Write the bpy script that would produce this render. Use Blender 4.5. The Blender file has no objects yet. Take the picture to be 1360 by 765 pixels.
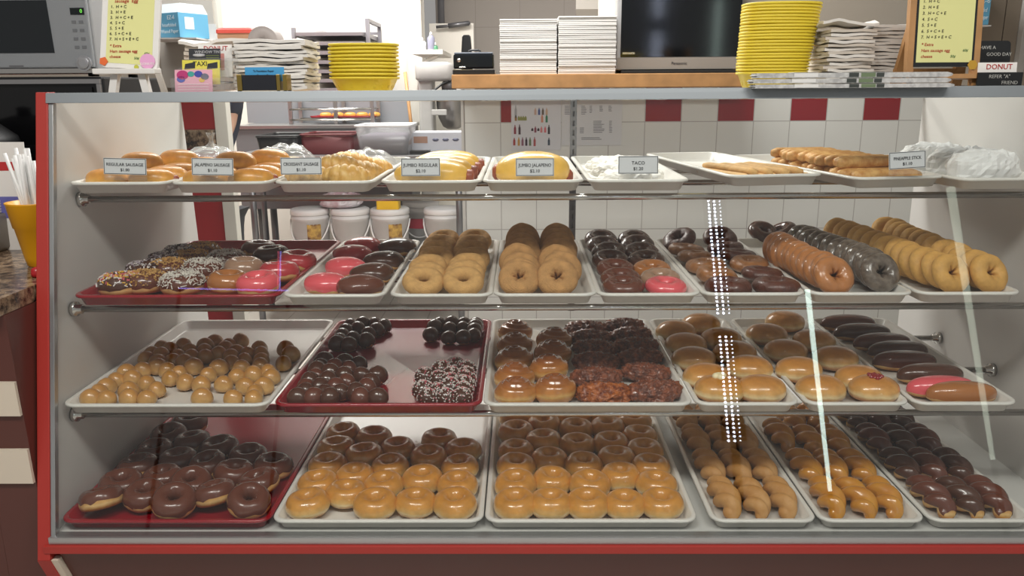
import bpy, math, random
from mathutils import Vector, Matrix, noise
random.seed(7)
PI = math.pi
sc = bpy.context.scene
COL = sc.collection

# ------------------------------------------------------------------ camera
FPX = 1061.7
YAW, PITCH, ROLL = -0.01122, 0.24335, -0.0064
EYE = Vector((0, 0, 1.45))
cy_, sy_, cp_, sp_, cr_, sr_ = math.cos(YAW), math.sin(YAW), math.cos(PITCH), math.sin(PITCH), math.cos(ROLL), math.sin(ROLL)
FWD = Vector((sy_*cp_, cy_*cp_, -sp_))
r0 = Vector((cy_, -sy_, 0)); u0 = r0.cross(FWD)
RGT = r0*cr_ + u0*sr_
UPV = -r0*sr_ + u0*cr_
cam = bpy.data.cameras.new('camera'); cam.sensor_width = 36; cam.lens = FPX/1360*36; cam.clip_start = .02
cob = bpy.data.objects.new('camera', cam); COL.objects.link(cob)
cob.matrix_world = Matrix(((RGT.x, UPV.x, -FWD.x, EYE.x), (RGT.y, UPV.y, -FWD.y, EYE.y), (RGT.z, UPV.z, -FWD.z, EYE.z), (0, 0, 0, 1)))
sc.camera = cob

def ray(px, py):
    return FWD*FPX + RGT*(px-680) - UPV*(py-382.5)
def onZ(px, py, z):
    d = ray(px, py); t = (z-EYE.z)/d.z
    return EYE + d*t
def onY(px, py, Y):
    d = ray(px, py); return EYE + d*(Y/d.y)
def mpp(p):                       # metres per pixel at a point
    return (p-EYE).dot(FWD)/FPX

# ------------------------------------------------------------------ materials
def lin(c):
    if isinstance(c, str):
        c = [int(c[i:i+2], 16)/255 for i in (0, 2, 4)]
        c = [x/12.92 if x <= .04045 else ((x+.055)/1.055)**2.4 for x in c]
    return (c[0], c[1], c[2], 1)
MATS = {}
def M(name, col, rough=.5, metal=0, coat=0, spec=.5, bump=0, bscale=60, var=0, vscale=20, col2=None, emit=0, sss=0):
    if name in MATS: return MATS[name]
    m = bpy.data.materials.new(name); m.use_nodes = True
    nt = m.node_tree; b = nt.nodes['Principled BSDF']
    b.inputs['Base Color'].default_value = lin(col)
    b.inputs['Roughness'].default_value = rough
    b.inputs['Metallic'].default_value = metal
    b.inputs['Coat Weight'].default_value = coat
    b.inputs['Coat Roughness'].default_value = .12
    b.inputs['Specular IOR Level'].default_value = spec
    if sss:
        b.inputs['Subsurface Weight'].default_value = sss
        b.inputs['Subsurface Radius'].default_value = (.01, .005, .003)
    if emit:
        b.inputs['Emission Color'].default_value = lin(col); b.inputs['Emission Strength'].default_value = emit
    if var or bump or col2:
        tc = nt.nodes.new('ShaderNodeTexCoord')
        nz = nt.nodes.new('ShaderNodeTexNoise'); nz.inputs['Scale'].default_value = vscale; nz.inputs['Detail'].default_value = 3
        nt.links.new(tc.outputs['Object'], nz.inputs['Vector'])
        if var or col2:
            rp = nt.nodes.new('ShaderNodeValToRGB')
            a = lin(col); c2 = lin(col2) if col2 else tuple(x*(1-var) for x in a[:3])+(1,)
            rp.color_ramp.elements[0].position = .35; rp.color_ramp.elements[1].position = .65
            rp.color_ramp.elements[0].color = c2; rp.color_ramp.elements[1].color = a
            nt.links.new(nz.outputs['Fac'], rp.inputs['Fac']); nt.links.new(rp.outputs['Color'], b.inputs['Base Color'])
        if bump:
            n2 = nt.nodes.new('ShaderNodeTexNoise'); n2.inputs['Scale'].default_value = bscale; n2.inputs['Detail'].default_value = 4
            nt.links.new(tc.outputs['Object'], n2.inputs['Vector'])
            bp = nt.nodes.new('ShaderNodeBump'); bp.inputs['Strength'].default_value = bump; bp.inputs['Distance'].default_value = .004
            nt.links.new(n2.outputs['Fac'], bp.inputs['Height']); nt.links.new(bp.outputs['Normal'], b.inputs['Normal'])
    MATS[name] = m
    return m

def dough_mat(name, stops, h, rough=.35, coat=.3, bump=.15, bscale=90, var=.18):
    """fried dough: the browning changes with height above the base (pale proof line at the waist)"""
    m = bpy.data.materials.new(name); m.use_nodes = True
    nt = m.node_tree; b = nt.nodes['Principled BSDF']
    tc = nt.nodes.new('ShaderNodeTexCoord'); sx = nt.nodes.new('ShaderNodeSeparateXYZ'); nt.links.new(tc.outputs['Object'], sx.inputs[0])
    nz = nt.nodes.new('ShaderNodeTexNoise'); nz.inputs['Scale'].default_value = 35; nz.inputs['Detail'].default_value = 3
    nt.links.new(tc.outputs['Object'], nz.inputs['Vector'])
    ma = nt.nodes.new('ShaderNodeMath'); ma.operation = 'MULTIPLY_ADD'; ma.inputs[1].default_value = .012; nt.links.new(nz.outputs['Fac'], ma.inputs[0]); nt.links.new(sx.outputs['Z'], ma.inputs[2])
    mr = nt.nodes.new('ShaderNodeMapRange'); mr.inputs['From Min'].default_value = .006; mr.inputs['From Max'].default_value = h+.006
    nt.links.new(ma.outputs[0], mr.inputs['Value'])
    rp = nt.nodes.new('ShaderNodeValToRGB'); el = rp.color_ramp.elements
    while len(el) < len(stops): el.new(.5)
    for e, (p, c) in zip(el, stops): e.position = p
    for e, (p, c) in zip(el, stops): e.color = lin(c)
    nt.links.new(mr.outputs[0], rp.inputs['Fac'])
    mx = nt.nodes.new('ShaderNodeMix'); mx.data_type = 'RGBA'; mx.blend_type = 'MULTIPLY'; mx.inputs['Factor'].default_value = 1
    r2 = nt.nodes.new('ShaderNodeValToRGB'); r2.color_ramp.elements[0].color = (1-var, 1-var, 1-var, 1); r2.color_ramp.elements[0].position = .35; r2.color_ramp.elements[1].position = .65
    n3 = nt.nodes.new('ShaderNodeTexNoise'); n3.inputs['Scale'].default_value = 55; nt.links.new(tc.outputs['Object'], n3.inputs['Vector']); nt.links.new(n3.outputs['Fac'], r2.inputs['Fac'])
    nt.links.new(rp.outputs['Color'], mx.inputs['A']); nt.links.new(r2.outputs['Color'], mx.inputs['B'])
    nt.links.new(mx.outputs['Result'], b.inputs['Base Color'])
    b.inputs['Roughness'].default_value = rough; b.inputs['Coat Weight'].default_value = coat; b.inputs['Coat Roughness'].default_value = .1
    if bump:
        n2 = nt.nodes.new('ShaderNodeTexNoise'); n2.inputs['Scale'].default_value = bscale; n2.inputs['Detail'].default_value = 4
        nt.links.new(tc.outputs['Object'], n2.inputs['Vector'])
        bp = nt.nodes.new('ShaderNodeBump'); bp.inputs['Strength'].default_value = bump; bp.inputs['Distance'].default_value = .003
        nt.links.new(n2.outputs['Fac'], bp.inputs['Height']); nt.links.new(bp.outputs['Normal'], b.inputs['Normal'])
    MATS[name] = m
    return m

def clear_mat(name, tint=(1, 1, 1), ior=1.5, rough=0.0, haze=0.0):
    """clear sheet: mirror part by Fresnel, the rest passes straight through"""
    m = bpy.data.materials.new(name); m.use_nodes = True
    nt = m.node_tree; nt.nodes.remove(nt.nodes['Principled BSDF']); out = nt.nodes['Material Output']
    tr = nt.nodes.new('ShaderNodeBsdfTransparent'); tr.inputs[0].default_value = (*tint, 1)
    gl = nt.nodes.new('ShaderNodeBsdfGlossy'); gl.inputs['Roughness'].default_value = rough
    g = nt.nodes.new('ShaderNodeNewGeometry'); fr = nt.nodes.new('ShaderNodeFresnel')
    mr = nt.nodes.new('ShaderNodeMapRange'); mr.inputs['To Min'].default_value = ior; mr.inputs['To Max'].default_value = 1/ior
    nt.links.new(g.outputs['Backfacing'], mr.inputs['Value']); nt.links.new(mr.outputs[0], fr.inputs['IOR'])
    mx = nt.nodes.new('ShaderNodeMixShader')
    nt.links.new(fr.outputs[0], mx.inputs[0]); nt.links.new(tr.outputs[0], mx.inputs[1]); nt.links.new(gl.outputs[0], mx.inputs[2])
    last = mx
    if haze:
        df = nt.nodes.new('ShaderNodeBsdfDiffuse'); df.inputs[0].default_value = (.9, .9, .9, 1)
        m2 = nt.nodes.new('ShaderNodeMixShader'); m2.inputs[0].default_value = haze
        nt.links.new(mx.outputs[0], m2.inputs[1]); nt.links.new(df.outputs[0], m2.inputs[2]); last = m2
    nt.links.new(last.outputs[0], out.inputs[0])
    MATS[name] = m
    return m

def tile_mat(name, s, x0, z0, base, grout, axis='Z', red=None, red_row=None, red_par=0, gw=.012, rough=.2):
    m = bpy.data.materials.new(name); m.use_nodes = True
    nt = m.node_tree; b = nt.nodes['Principled BSDF']; N = nt.nodes.new; L = nt.links.new
    g = N('ShaderNodeNewGeometry'); sx = N('ShaderNodeSeparateXYZ'); L(g.outputs['Position'], sx.inputs[0])
    def math_(op, a, bb=None):
        n = N('ShaderNodeMath'); n.operation = op
        for i, q in enumerate((a, bb)):
            if q is None: continue
            if isinstance(q, (int, float)): n.inputs[i].default_value = q
            else: L(q, n.inputs[i])
        return n.outputs[0]
    u = math_('DIVIDE', math_('SUBTRACT', sx.outputs['X'], x0), s)
    v = math_('DIVIDE', math_('SUBTRACT', sx.outputs[axis], z0), s)
    def edge(w):
        f = math_('FRACT', w); d = math_('MINIMUM', f, math_('SUBTRACT', 1, f)); return math_('LESS_THAN', d, gw)
    gr = math_('MAXIMUM', edge(u), edge(v))
    mx = N('ShaderNodeMix'); mx.data_type = 'RGBA'; L(gr, mx.inputs['Factor']); mx.inputs['B'].default_value = lin(grout)
    nz = N('ShaderNodeTexNoise'); nz.inputs['Scale'].default_value = 3
    L(g.outputs['Position'], nz.inputs['Vector'])
    rp = N('ShaderNodeValToRGB'); a = lin(base); rp.color_ramp.elements[0].color = tuple(x*.93 for x in a[:3])+(1,); rp.color_ramp.elements[1].color = a
    L(nz.outputs['Fac'], rp.inputs['Fac'])
    src = rp.outputs['Color']
    if red:
        row = math_('COMPARE', math_('FLOOR', v), red_row); row.node.inputs[2].default_value = .1
        par = math_('COMPARE', math_('FLOORED_MODULO', math_('FLOOR', u), 2), red_par); par.node.inputs[2].default_value = .1
        k = math_('MULTIPLY', row, par)
        m2 = N('ShaderNodeMix'); m2.data_type = 'RGBA'; L(k, m2.inputs['Factor']); L(src, m2.inputs['A']); m2.inputs['B'].default_value = lin(red)
        src = m2.outputs['Result']
    L(src, mx.inputs['A']); L(mx.outputs['Result'], b.inputs['Base Color'])
    b.inputs['Roughness'].default_value = rough
    MATS[name] = m
    return m

def granite_mat(name):
    m = bpy.data.materials.new(name); m.use_nodes = True
    nt = m.node_tree; b = nt.nodes['Principled BSDF']
    g = nt.nodes.new('ShaderNodeNewGeometry')
    v = nt.nodes.new('ShaderNodeTexNoise'); v.inputs['Scale'].default_value = 45; v.inputs['Detail'].default_value = 6; v.inputs['Roughness'].default_value = .7
    nt.links.new(g.outputs['Position'], v.inputs['Vector'])
    rp = nt.nodes.new('ShaderNodeValToRGB'); e = rp.color_ramp.elements
    e[0].position = .36; e[0].color = lin('241c18'); e[1].position = .66; e[1].color = lin('a08c74')
    q = e.new(.46); q.color = lin('5c4a3c'); q = e.new(.55); q.color = lin('8a735c')
    nt.links.new(v.outputs['Fac'], rp.inputs['Fac']); nt.links.new(rp.outputs['Color'], b.inputs['Base Color']); b.inputs['Roughness'].default_value = .2
    MATS[name] = m
    return m

# ------------------------------------------------------------------ mesh building
def rrect(w, d, r, z=0, n=5, cx=0, cy=0):
    pts = []; r = max(min(r, w/2-1e-4, d/2-1e-4), 1e-4)
    for qx, qy, a0 in ((1, 1, 0), (-1, 1, PI/2), (-1, -1, PI), (1, -1, 1.5*PI)):
        for i in range(n+1):
            a = a0 + PI/2*i/n
            pts.append((cx+qx*(w/2-r)+r*math.cos(a), cy+qy*(d/2-r)+r*math.sin(a), z))
    return pts

class MB:
    def __init__(s): s.v = []; s.f = []; s.m = []; s.s = []
    def add(s, vs, fs, mat=0, smooth=False, X=None):
        o = len(s.v)
        s.v += [tuple(X @ Vector(p)) if X is not None else tuple(p) for p in vs]
        for f in fs: s.f.append(tuple(o+i for i in f)); s.m.append(mat); s.s.append(smooth)
        return s
    def box(s, x0, x1, y0, y1, z0, z1, mat=0, X=None):
        vs = [(x0, y0, z0), (x1, y0, z0), (x1, y1, z0), (x0, y1, z0), (x0, y0, z1), (x1, y0, z1), (x1, y1, z1), (x0, y1, z1)]
        return s.hexa(vs, mat, X)
    def hexa(s, vs, mat=0, X=None):
        return s.add(vs, [(0, 3, 2, 1), (4, 5, 6, 7), (0, 1, 5, 4), (1, 2, 6, 5), (2, 3, 7, 6), (3, 0, 4, 7)], mat, False, X)
    def loft(s, rings, mat=0, smooth=True, cap0=True, cap1=True, closed=True, X=None):
        n = len(rings[0]); vs = [p for r in rings for p in r]; fs = []
        for i in range(len(rings)-1):
            for j in range(n if closed else n-1):
                k = (j+1) % n
                fs.append((i*n+j, i*n+k, (i+1)*n+k, (i+1)*n+j))
        if cap0: fs.append(tuple(reversed(range(n))))
        if cap1: fs.append(tuple((len(rings)-1)*n+j for j in range(n)))
        return s.add(vs, fs, mat, smooth, X)
    def lathe(s, prof, n=24, mat=0, smooth=True, c=(0, 0, 0), sx=1, sy=1, cap0=True, cap1=True, X=None):
        return s.loft([[(c[0]+r*sx*math.cos(2*PI*j/n), c[1]+r*sy*math.sin(2*PI*j/n), c[2]+z) for j in range(n)] for r, z in prof], mat, smooth, cap0, cap1, True, X)
    def tube(s, path, r, n=8, mat=0, smooth=True, X=None, caps=True):
        path = [Vector(p) for p in path]; rings = []; up = None
        for i, p in enumerate(path):
            t = (path[min(i+1, len(path)-1)]-path[max(i-1, 0)]).normalized()
            if up is None:
                up = Vector((0, 0, 1)) if abs(t.z) < .9 else Vector((1, 0, 0))
            a = t.cross(up).normalized(); b = a.cross(t).normalized(); up = b
            rr = r[i] if isinstance(r, (list, tuple)) else r
            rings.append([tuple(p + a*(rr*math.cos(2*PI*j/n)) + b*(rr*math.sin(2*PI*j/n))) for j in range(n)])
        return s.loft(rings, mat, smooth, caps, caps, True, X)
    def grid(s, fn, nu, nv, wu=False, wv=False, mat=0, smooth=True, X=None):
        vs = [fn(i/(nu if wu else nu-1), j/(nv if wv else nv-1)) for i in range(nu) for j in range(nv)]
        fs = []
        for i in range(nu if wu else nu-1):
            for j in range(nv if wv else nv-1):
                a, b = i, (i+1) % nu; c, d = j, (j+1) % nv
                fs.append((a*nv+c, b*nv+c, b*nv+d, a*nv+d))
        return s.add(vs, fs, mat, smooth, X)
    def mesh(s, name, mats):
        me = bpy.data.meshes.new(name); me.from_pydata(s.v, [], s.f)
        for m in (mats if isinstance(mats, (list, tuple)) else [mats]): me.materials.append(m)
        me.polygons.foreach_set('material_index', s.m); me.polygons.foreach_set('use_smooth', s.s)
        me.validate(); me.update()
        return me
    def build(s, name, mats, parent=None, bevel=0, fix=False):
        me = s.mesh(name, mats)
        if fix or bevel:
            import bmesh
            bm = bmesh.new(); bm.from_mesh(me)
            if fix: bmesh.ops.recalc_face_normals(bm, faces=bm.faces)
            if bevel:
                bmesh.ops.remove_doubles(bm, verts=bm.verts, dist=1e-6)
                es = [e for e in bm.edges if len(e.link_faces) == 2 and e.calc_face_angle(0) > .6]
                bmesh.ops.bevel(bm, geom=es, offset=bevel, segments=2, affect='EDGES', profile=.6)
            bm.to_mesh(me); bm.free()
        return link(name, me, parent)

def link(name, data, parent=None):
    o = bpy.data.objects.new(name, data); COL.objects.link(o)
    if parent is not None: o.parent = parent
    return o
def tag(o, label, cat, group=None, kind=None):
    if label: o['label'] = label
    if cat: o['category'] = cat
    if group: o['group'] = group
    if kind: o['kind'] = kind
    return o
def thing(name, label, cat, loc=(0, 0, 0), rot=(0, 0, 0), group=None):
    o = link(name, None); o.location = loc; o.rotation_euler = rot
    return tag(o, label, cat, group)
def struct(o):
    o['kind'] = 'structure'; return o
def dup(src, loc, rot=(0, 0, 0), label=None, group=None, scale=None):
    r = src.copy(); COL.objects.link(r); r.location = loc; r.rotation_euler = rot
    if scale: r.scale = (scale,)*3 if isinstance(scale, (int, float)) else scale
    if label: r['label'] = label
    if group: r['group'] = group
    for ch in KIDS.get(src.name, ()):
        c = ch.copy(); COL.objects.link(c); c.parent = r
        for g in KIDS.get(ch.name, ()):
            d = g.copy(); COL.objects.link(d); d.parent = c
    return r
KIDS = {}
def kids(o, *ch):
    KIDS[o.name] = list(ch); return o

def text(s, size, mat, parent, loc, rot=(PI/2, 0, 0), align='CENTER', ext=.0003, shear=0, xs=1, name='lettering'):
    cu = bpy.data.curves.new('lettering', 'FONT'); cu.body = s; cu.size = size; cu.align_x = align; cu.align_y = 'CENTER'; cu.extrude = ext; cu.shear = shear; cu.resolution_u = 2
    t = bpy.data.objects.new('lettering_source', cu); COL.objects.link(t)
    dg = bpy.context.evaluated_depsgraph_get(); dg.update()
    me = bpy.data.meshes.new_from_object(t.evaluated_get(dg)); me.name = 'lettering'
    bpy.data.objects.remove(t); bpy.data.curves.remove(cu)
    me.materials.clear(); me.materials.append(mat)
    o = link(name, me, parent); o.location = loc; o.rotation_euler = rot; o.scale = (xs, 1, 1)
    return o

ORD = ['', 'first', 'second', 'third', 'fourth', 'fifth', 'sixth', 'seventh', 'eighth', 'ninth', 'tenth', 'eleventh', 'twelfth', 'thirteenth', 'fourteenth', 'fifteenth',
       'sixteenth', 'seventeenth', 'eighteenth', 'nineteenth', 'twentieth', 'twenty-first', 'twenty-second', 'twenty-third', 'twenty-fourth', 'twenty-fifth', 'twenty-sixth', 'twenty-seventh',
       'twenty-eighth', 'twenty-ninth', 'thirtieth', 'thirty-first', 'thirty-second', 'thirty-third', 'thirty-fourth']
def rowname(i, n):
    return 'front row' if i == 0 else 'back row' if i == n-1 else ORD[i+1]+' row back'

# ------------------------------------------------------------------ common materials
mred = M('red_laminate', 'a23029', .45)
malu = M('brushed_aluminium', 'b9babb', .35, .85)
mwhite = M('white_laminate', 'cfccc8', .45)
mchrome = M('chrome', 'c9c6c2', .18, 1)
mtray = M('white_tray', 'dcd9d2', .3)
mtrayR = M('maroon_tray', '8e0d1c', .22, coat=.3)
mbrown = M('brown_laminate', '56302a', .3)
mcream = M('cream_laminate', 'cfc3b2', .4)
mblack = M('black_plastic', '17181a', .35)
mgrey = M('grey_plastic', '6c6c70', .45)
mpaper = M('white_paper', 'ece9e4', .8)
mink = M('black_ink', '16161a', .7)
mredink = M('red_ink', 'b01c18', .7)
msteel = M('stainless_steel', 'a8a7a8', .3, .8)
msteelD = M('galvanised_steel', '77777a', .4, .8)
mglass = clear_mat('window_glass', (.985, .995, .99))
macry = clear_mat('clear_acrylic', (.97, .97, .97), 1.45, .05, .04)
mplast = clear_mat('thin_plastic_film', (.97, .97, .97), 1.45, .15, .12)
mgran = granite_mat('granite')
mwood = M('light_wood', 'b98a58', .5, var=.25, vscale=14)

# ------------------------------------------------------------------ levels of the case
HR = {1: .1948, 2: .4292, 3: .6562, 4: .8884}
ZR = {k: 1.45-v for k, v in HR.items()}
DR = {1: 1.7733, 2: 1.6728, 3: 1.608, 4: 1.5275}
TD = .66
TH = .027
FLOORZ = 1.45-.8884-TH-.0015          # case floor plate top
TOPZ = 1.4485
G0 = Vector((0, 1.512, FLOORZ+.002)); G1 = Vector((0, 1.772, 1.436))    # glass bottom / top (y,z)
GN = Vector((0, -(G1.z-G0.z), (G1.y-G0.y))).normalized()               # outward normal, towards the customer
def glassY(z): return G0.y+(G1.y-G0.y)*(z-G0.z)/(G1.z-G0.z)
def onG(px, py):
    d = ray(px, py); t = (G0-EYE).dot(GN)/d.dot(GN)
    return EYE+d*t
YB = 2.465                              # back of the case
ZB = FLOORZ-.012
# ------------------------------------------------------------------ display case
case = thing('display_case', 'red trimmed glass fronted bakery display case filled with donut trays', 'display case', (0, 0, 0))
tl = onG(64, 137); bl_ = onG(67, 722)
XLt, XLb = tl.x, min(bl_.x, -1.0)
XR = 1.205
def panel(name, mat, xf, zlo, zhi, t, yf=0, parent=case):
    """upright side panel whose front edge follows the raked glass; xf(z) = inner face"""
    b = MB()
    vs = []
    for z in (zlo, zhi):
        xi = xf(z); xo = xi+t
        y = glassY(z)+yf
        vs += [(min(xi, xo), y, z), (max(xi, xo), y, z), (max(xi, xo), YB, z), (min(xi, xo), YB, z)]
    b.hexa(vs); return b.build(name, mat, parent)
def XL(z): return XLb+(XLt-XLb)*(z-FLOORZ)/(TOPZ-FLOORZ)
panel('side_panel', mwhite, XL, ZB, TOPZ-.004, -.018, .016)
panel('side_panel', mwhite, lambda z: XR, ZB, TOPZ-.004, .018, .016)
# red front edge of the left panel, leaning with the glass, then the raked foot
b = MB()
def post(b, z0, z1, y0, y1, xi0, xi1, w, d, mat=0):
    b.hexa([(xi0-w, y0, z0), (xi0, y0, z0), (xi0, y0+d, z0), (xi0-w, y0+d, z0), (xi1-w, y1, z1), (xi1, y1, z1), (xi1, y1+d, z1), (xi1-w, y1+d, z1)], mat)
zt = TOPZ+.002; zb = FLOORZ-.045
W_RED = .027
post(b, zb, zt, glassY(zb)-.006, glassY(zt)-.006, XL(zb)+.002, XL(zt)+.002, W_RED, .03)
b.build('front_post', mred, case, .002)
b = MB(); post(b, .12, zb, glassY(zb)+.12, glassY(zb)-.006, XL(zb)+.035, XL(zb)+.002, W_RED, .03)
b.build('front_post', mred, case)
b = MB(); post(b, .12, zb-.001, glassY(zb)+.122, glassY(zb)-.003, XL(zb)+.052, XL(zb)+.016, .014, .02)
b.build('post_edging', mcream, case)
b = MB(); post(b, zb, zt, glassY(zb)-.006, glassY(zt)-.006, XR+.03, XR+.03, W_RED, .03)
b.build('front_post', mred, case, .002)
# aluminium edge strip just inside the post
b = MB(); post(b, FLOORZ, TOPZ-.022, glassY(FLOORZ)-.003, glassY(TOPZ-.022)-.003, XL(FLOORZ)+.012, XL(TOPZ)+.012, .010, .014)
b.build('edge_channel', malu, case, .001)
# top rail and bottom rail
b = MB(); zt0, zt1 = TOPZ-.021, TOPZ+.0005
b.hexa([(XL(zt0)-.002, glassY(zt0)-.008, zt0), (XR+.03, glassY(zt0)-.008, zt0), (XR+.03, glassY(zt0)+.02, zt0), (XL(zt0)-.002, glassY(zt0)+.02, zt0),
        (XL(zt1)-.002, glassY(zt1)-.008, zt1), (XR+.03, glassY(zt1)-.008, zt1+.003), (XR+.03, glassY(zt1)+.02, zt1), (XL(zt1)-.002, glassY(zt1)+.02, zt1)])
b.build('top_rail', M('satin_rail', '8e9498', .5, .6), case, .001)
b = MB(); b.box(XL(FLOORZ), XR, G0.y-.010, G0.y+.016, FLOORZ-.012, FLOORZ+.0035)
b.build('bottom_channel', malu, case, .001)
b = MB(); b.box(XL(zb)-.01, XR+.03, glassY(zb)-.004, glassY(zb)+.05, FLOORZ-.030, FLOORZ-.0125)
b.build('bottom_rail', mred, case, .0015)
b = MB(); b.box(XL(FLOORZ), XR, G0.y+.017, YB, ZB, FLOORZ)
b.build('floor_plate', M('floor_plate', 'c9c8c4', .3), case)
b = MB(); y0_ = glassY(zb); b.hexa([(XL(zb)+.052, y0_+.128, .12), (XR+.02, y0_+.128, .12), (XR+.02, y0_+.16, .12), (XL(zb)+.052, y0_+.16, .12), (XL(zb)+.016, y0_+.006, FLOORZ-.031), (XR+.02, y0_+.006, FLOORZ-.031), (XR+.02, y0_+.04, FLOORZ-.031), (XL(zb)+.016, y0_+.04, FLOORZ-.031)])
b.box(XL(zb)+.02, XR+.02, YB-.03, YB, 0.0, ZB-.001); b.box(XL(zb)+.04, XR, glassY(zb)+.17, YB-.031, 0, .118)
b.build('base_panel', mbrown, case)
# glass
def pane(b, x0, x1, y0, z0, y1, z1, t):
    n = Vector((0, -(z1-z0), y1-y0)).normalized()*t
    b.hexa([(x0[0], y0+n.y, z0+n.z), (x1[0], y0+n.y, z0+n.z), (x1[0], y0, z0), (x0[0], y0, z0), (x0[1], y1+n.y, z1+n.z), (x1[1], y1+n.y, z1+n.z), (x1[1], y1, z1), (x0[1], y1, z1)])
b = MB(); pane(b, (XL(FLOORZ)+.003, XL(TOPZ)+.003), (XR, XR), glassY(FLOORZ+.004), FLOORZ+.004, glassY(TOPZ-.022), TOPZ-.022, .005)
b.build('front_glass', mglass, case, fix=True)
b = MB(); b.box(XL(TOPZ)-.015, XR+.015, glassY(TOPZ)+.021, YB, TOPZ-.006, TOPZ-.0005)
b.build('top_glass', mglass, case, fix=True)
b = MB(); b.box(XL(TOPZ)-.015, XR+.015, YB+.0005, YB+.02, TOPZ-.025, TOPZ)
b.build('back_rail', malu, case, .001)
# shelf rods with sockets
for r in (1, 2, 3):
    zr = ZR[r]-TH-.0176
    for k, dy in enumerate((.055, .33, .60)):
        y = DR[r]+dy
        b = MB(); b.tube([(XL(zr)+.001, y, zr), (XR-.001, y, zr)], .0075, 12)
        rod = b.build('shelf_rod', mchrome, case)
        for x, sg in ((XL(zr), 1), (XR, -1)):
            b = MB(); b.lathe([(.008, .0), (.017, .001), (.017, .012), (.011, .014), (.0105, .024), (.0085, .0245)], 16, X=Matrix.Translation((x+sg*.0005, y, zr)) @ Matrix.Rotation(sg*PI/2, 4, 'Y'))
            b.build('rod_socket', mchrome, rod)
# slotted upright at the back
ux = onY(761, 200, YB-.012).x
zlow = onY(761, 412, YB-.012).z
b = MB()
for i in range(24):
    z1 = TOPZ-.006-i*(TOPZ-.006-zlow)/24; z0 = TOPZ-.006-(i+1)*(TOPZ-.006-zlow)/24; h = z1-z0
    b.box(ux-.010, ux-.003, YB-.02, YB-.004, z0, z1); b.box(ux+.003, ux+.010, YB-.02, YB-.004, z0, z1)
    b.box(ux-.003, ux+.003, YB-.02, YB-.004, z0, z0+h*.45); b.box(ux-.003, ux+.003, YB-.008, YB-.004, z0+h*.45, z1)
b.build('slotted_upright', msteelD, case)

# ------------------------------------------------------------------ trays
def make_tray(w):
    b = MB()
    prof = [(.024, -.027), (.017, -.0255), (.009, -.008), (.001, -.0065), (0, -.0035), (.0015, -.0005), (.003, 0), (.009, 0), (.0115, -.0015), (.0195, -.021), (.0255, -.0225)]
    b.loft([rrect(w-2*i, TD-2*i, max(.032-i, .008), z, 6) for i, z in prof])
    return b
TRAYMESH = {}
TRAYS = {}
FL = -.0225
def tray(row, x0, w, kind, label, dx=0, dy=0, rot=0, dz=0):
    key = (w, kind)
    if key not in TRAYMESH: TRAYMESH[key] = make_tray(w).mesh('bakery_tray', mtrayR if kind == 'maroon' else mtray)
    o = link('bakery_tray', TRAYMESH[key]); o.location = (x0+w/2+dx, DR[row]+TD/2+dy, ZR[row]+dz); o.rotation_euler.z = rot
    tag(o, label, 'tray', 'bakery trays in the display case')
    return o
NW, WW = .2265, .455
T = {}
for key, row, x0, w, kind, label in [
    ('1a', 1, -1.014, NW, 'white', 'white tray of regular sausage rolls, first from the left on the top shelf'),
    ('1b', 1, -.784, NW, 'white', 'white tray of jalapeno sausage rolls on the top shelf'),
    ('1c', 1, -.552, NW, 'white', 'white tray of croissants on the top shelf'),
    ('1d', 1, -.3134, NW, 'white', 'white tray holding jumbo regular rolls on the top shelf'),
    ('1e', 1, -.0843, NW, 'white', 'white tray with the lone cheesy jumbo roll on the top shelf'),
    ('1f', 1, .150, NW, 'white', 'white tray of paper wrapped tacos on the top shelf'),
    ('2a', 2, -.982, WW, 'maroon', 'wide maroon tray of sprinkled ring donuts on the second shelf'),
    ('2b', 2, -.5212, NW, 'white', 'white tray of pink and chocolate filled donuts, second shelf'),
    ('2c', 2, -.2869, NW, 'white', 'white tray of sugared ring donuts in two flat columns, second shelf'),
    ('2d', 2, -.0603, NW, 'white', 'white tray of cinnamon cake donuts standing on edge, second shelf'),
    ('2e', 2, .1652, NW, 'white', 'white tray of chocolate iced rings with one pink, second shelf'),
    ('2f', 2, .3931, NW, 'white', 'white tray of mixed old-fashioned donuts and chocolate ones, second shelf'),
    ('2g', 2, .6251, NW, 'white', 'white tray of glazed brown and dark cake donut columns, second shelf'),
    ('2h', 2, .8571, NW, 'white', 'white tray of plain yellow cake donut columns, second shelf'),
    ('3a', 3, -1.0013, WW, 'white', 'wide white tray of glazed donut holes on the third shelf'),
    ('3b', 3, -.5394, WW, 'maroon', 'wide maroon tray of chocolate donut holes on the third shelf'),
    ('3c', 3, -.0829, WW, 'white', 'wide white tray of cinnamon rolls and apple fritters, third shelf'),
    ('3d', 3, .3755, NW, 'white', 'white tray of filled donuts, one topped with cream, third shelf'),
    ('3e', 3, .6116, NW, 'white', 'white tray of filled donuts, one topped with red jelly, third shelf'),
    ('3f', 3, .8433, NW, 'white', 'white tray of iced long johns on the third shelf'),
    ('4a', 4, -.9933, WW, 'maroon', 'wide maroon tray of chocolate iced rings in the bottom of the case'),
    ('4b', 4, -.5365, WW, 'white', 'wide white tray of scattered glazed rings, bottom, beside maroon tray'),
    ('4c', 4, -.0790, WW, 'white', 'wide white tray filled with five columns of glazed rings, bottom'),
    ('4d', 4, .4026, NW, 'white', 'narrow white tray of sugared twists in the bottom of the case'),
    ('4e', 4, .6327, NW, 'white', 'narrow white tray of yellow glazed twists in the bottom'),
    ('4f', 4, .8640, NW, 'white', 'narrow white tray of chocolate twists in the bottom')]:
    T[key] = tray(row, x0, w, kind, label)
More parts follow.
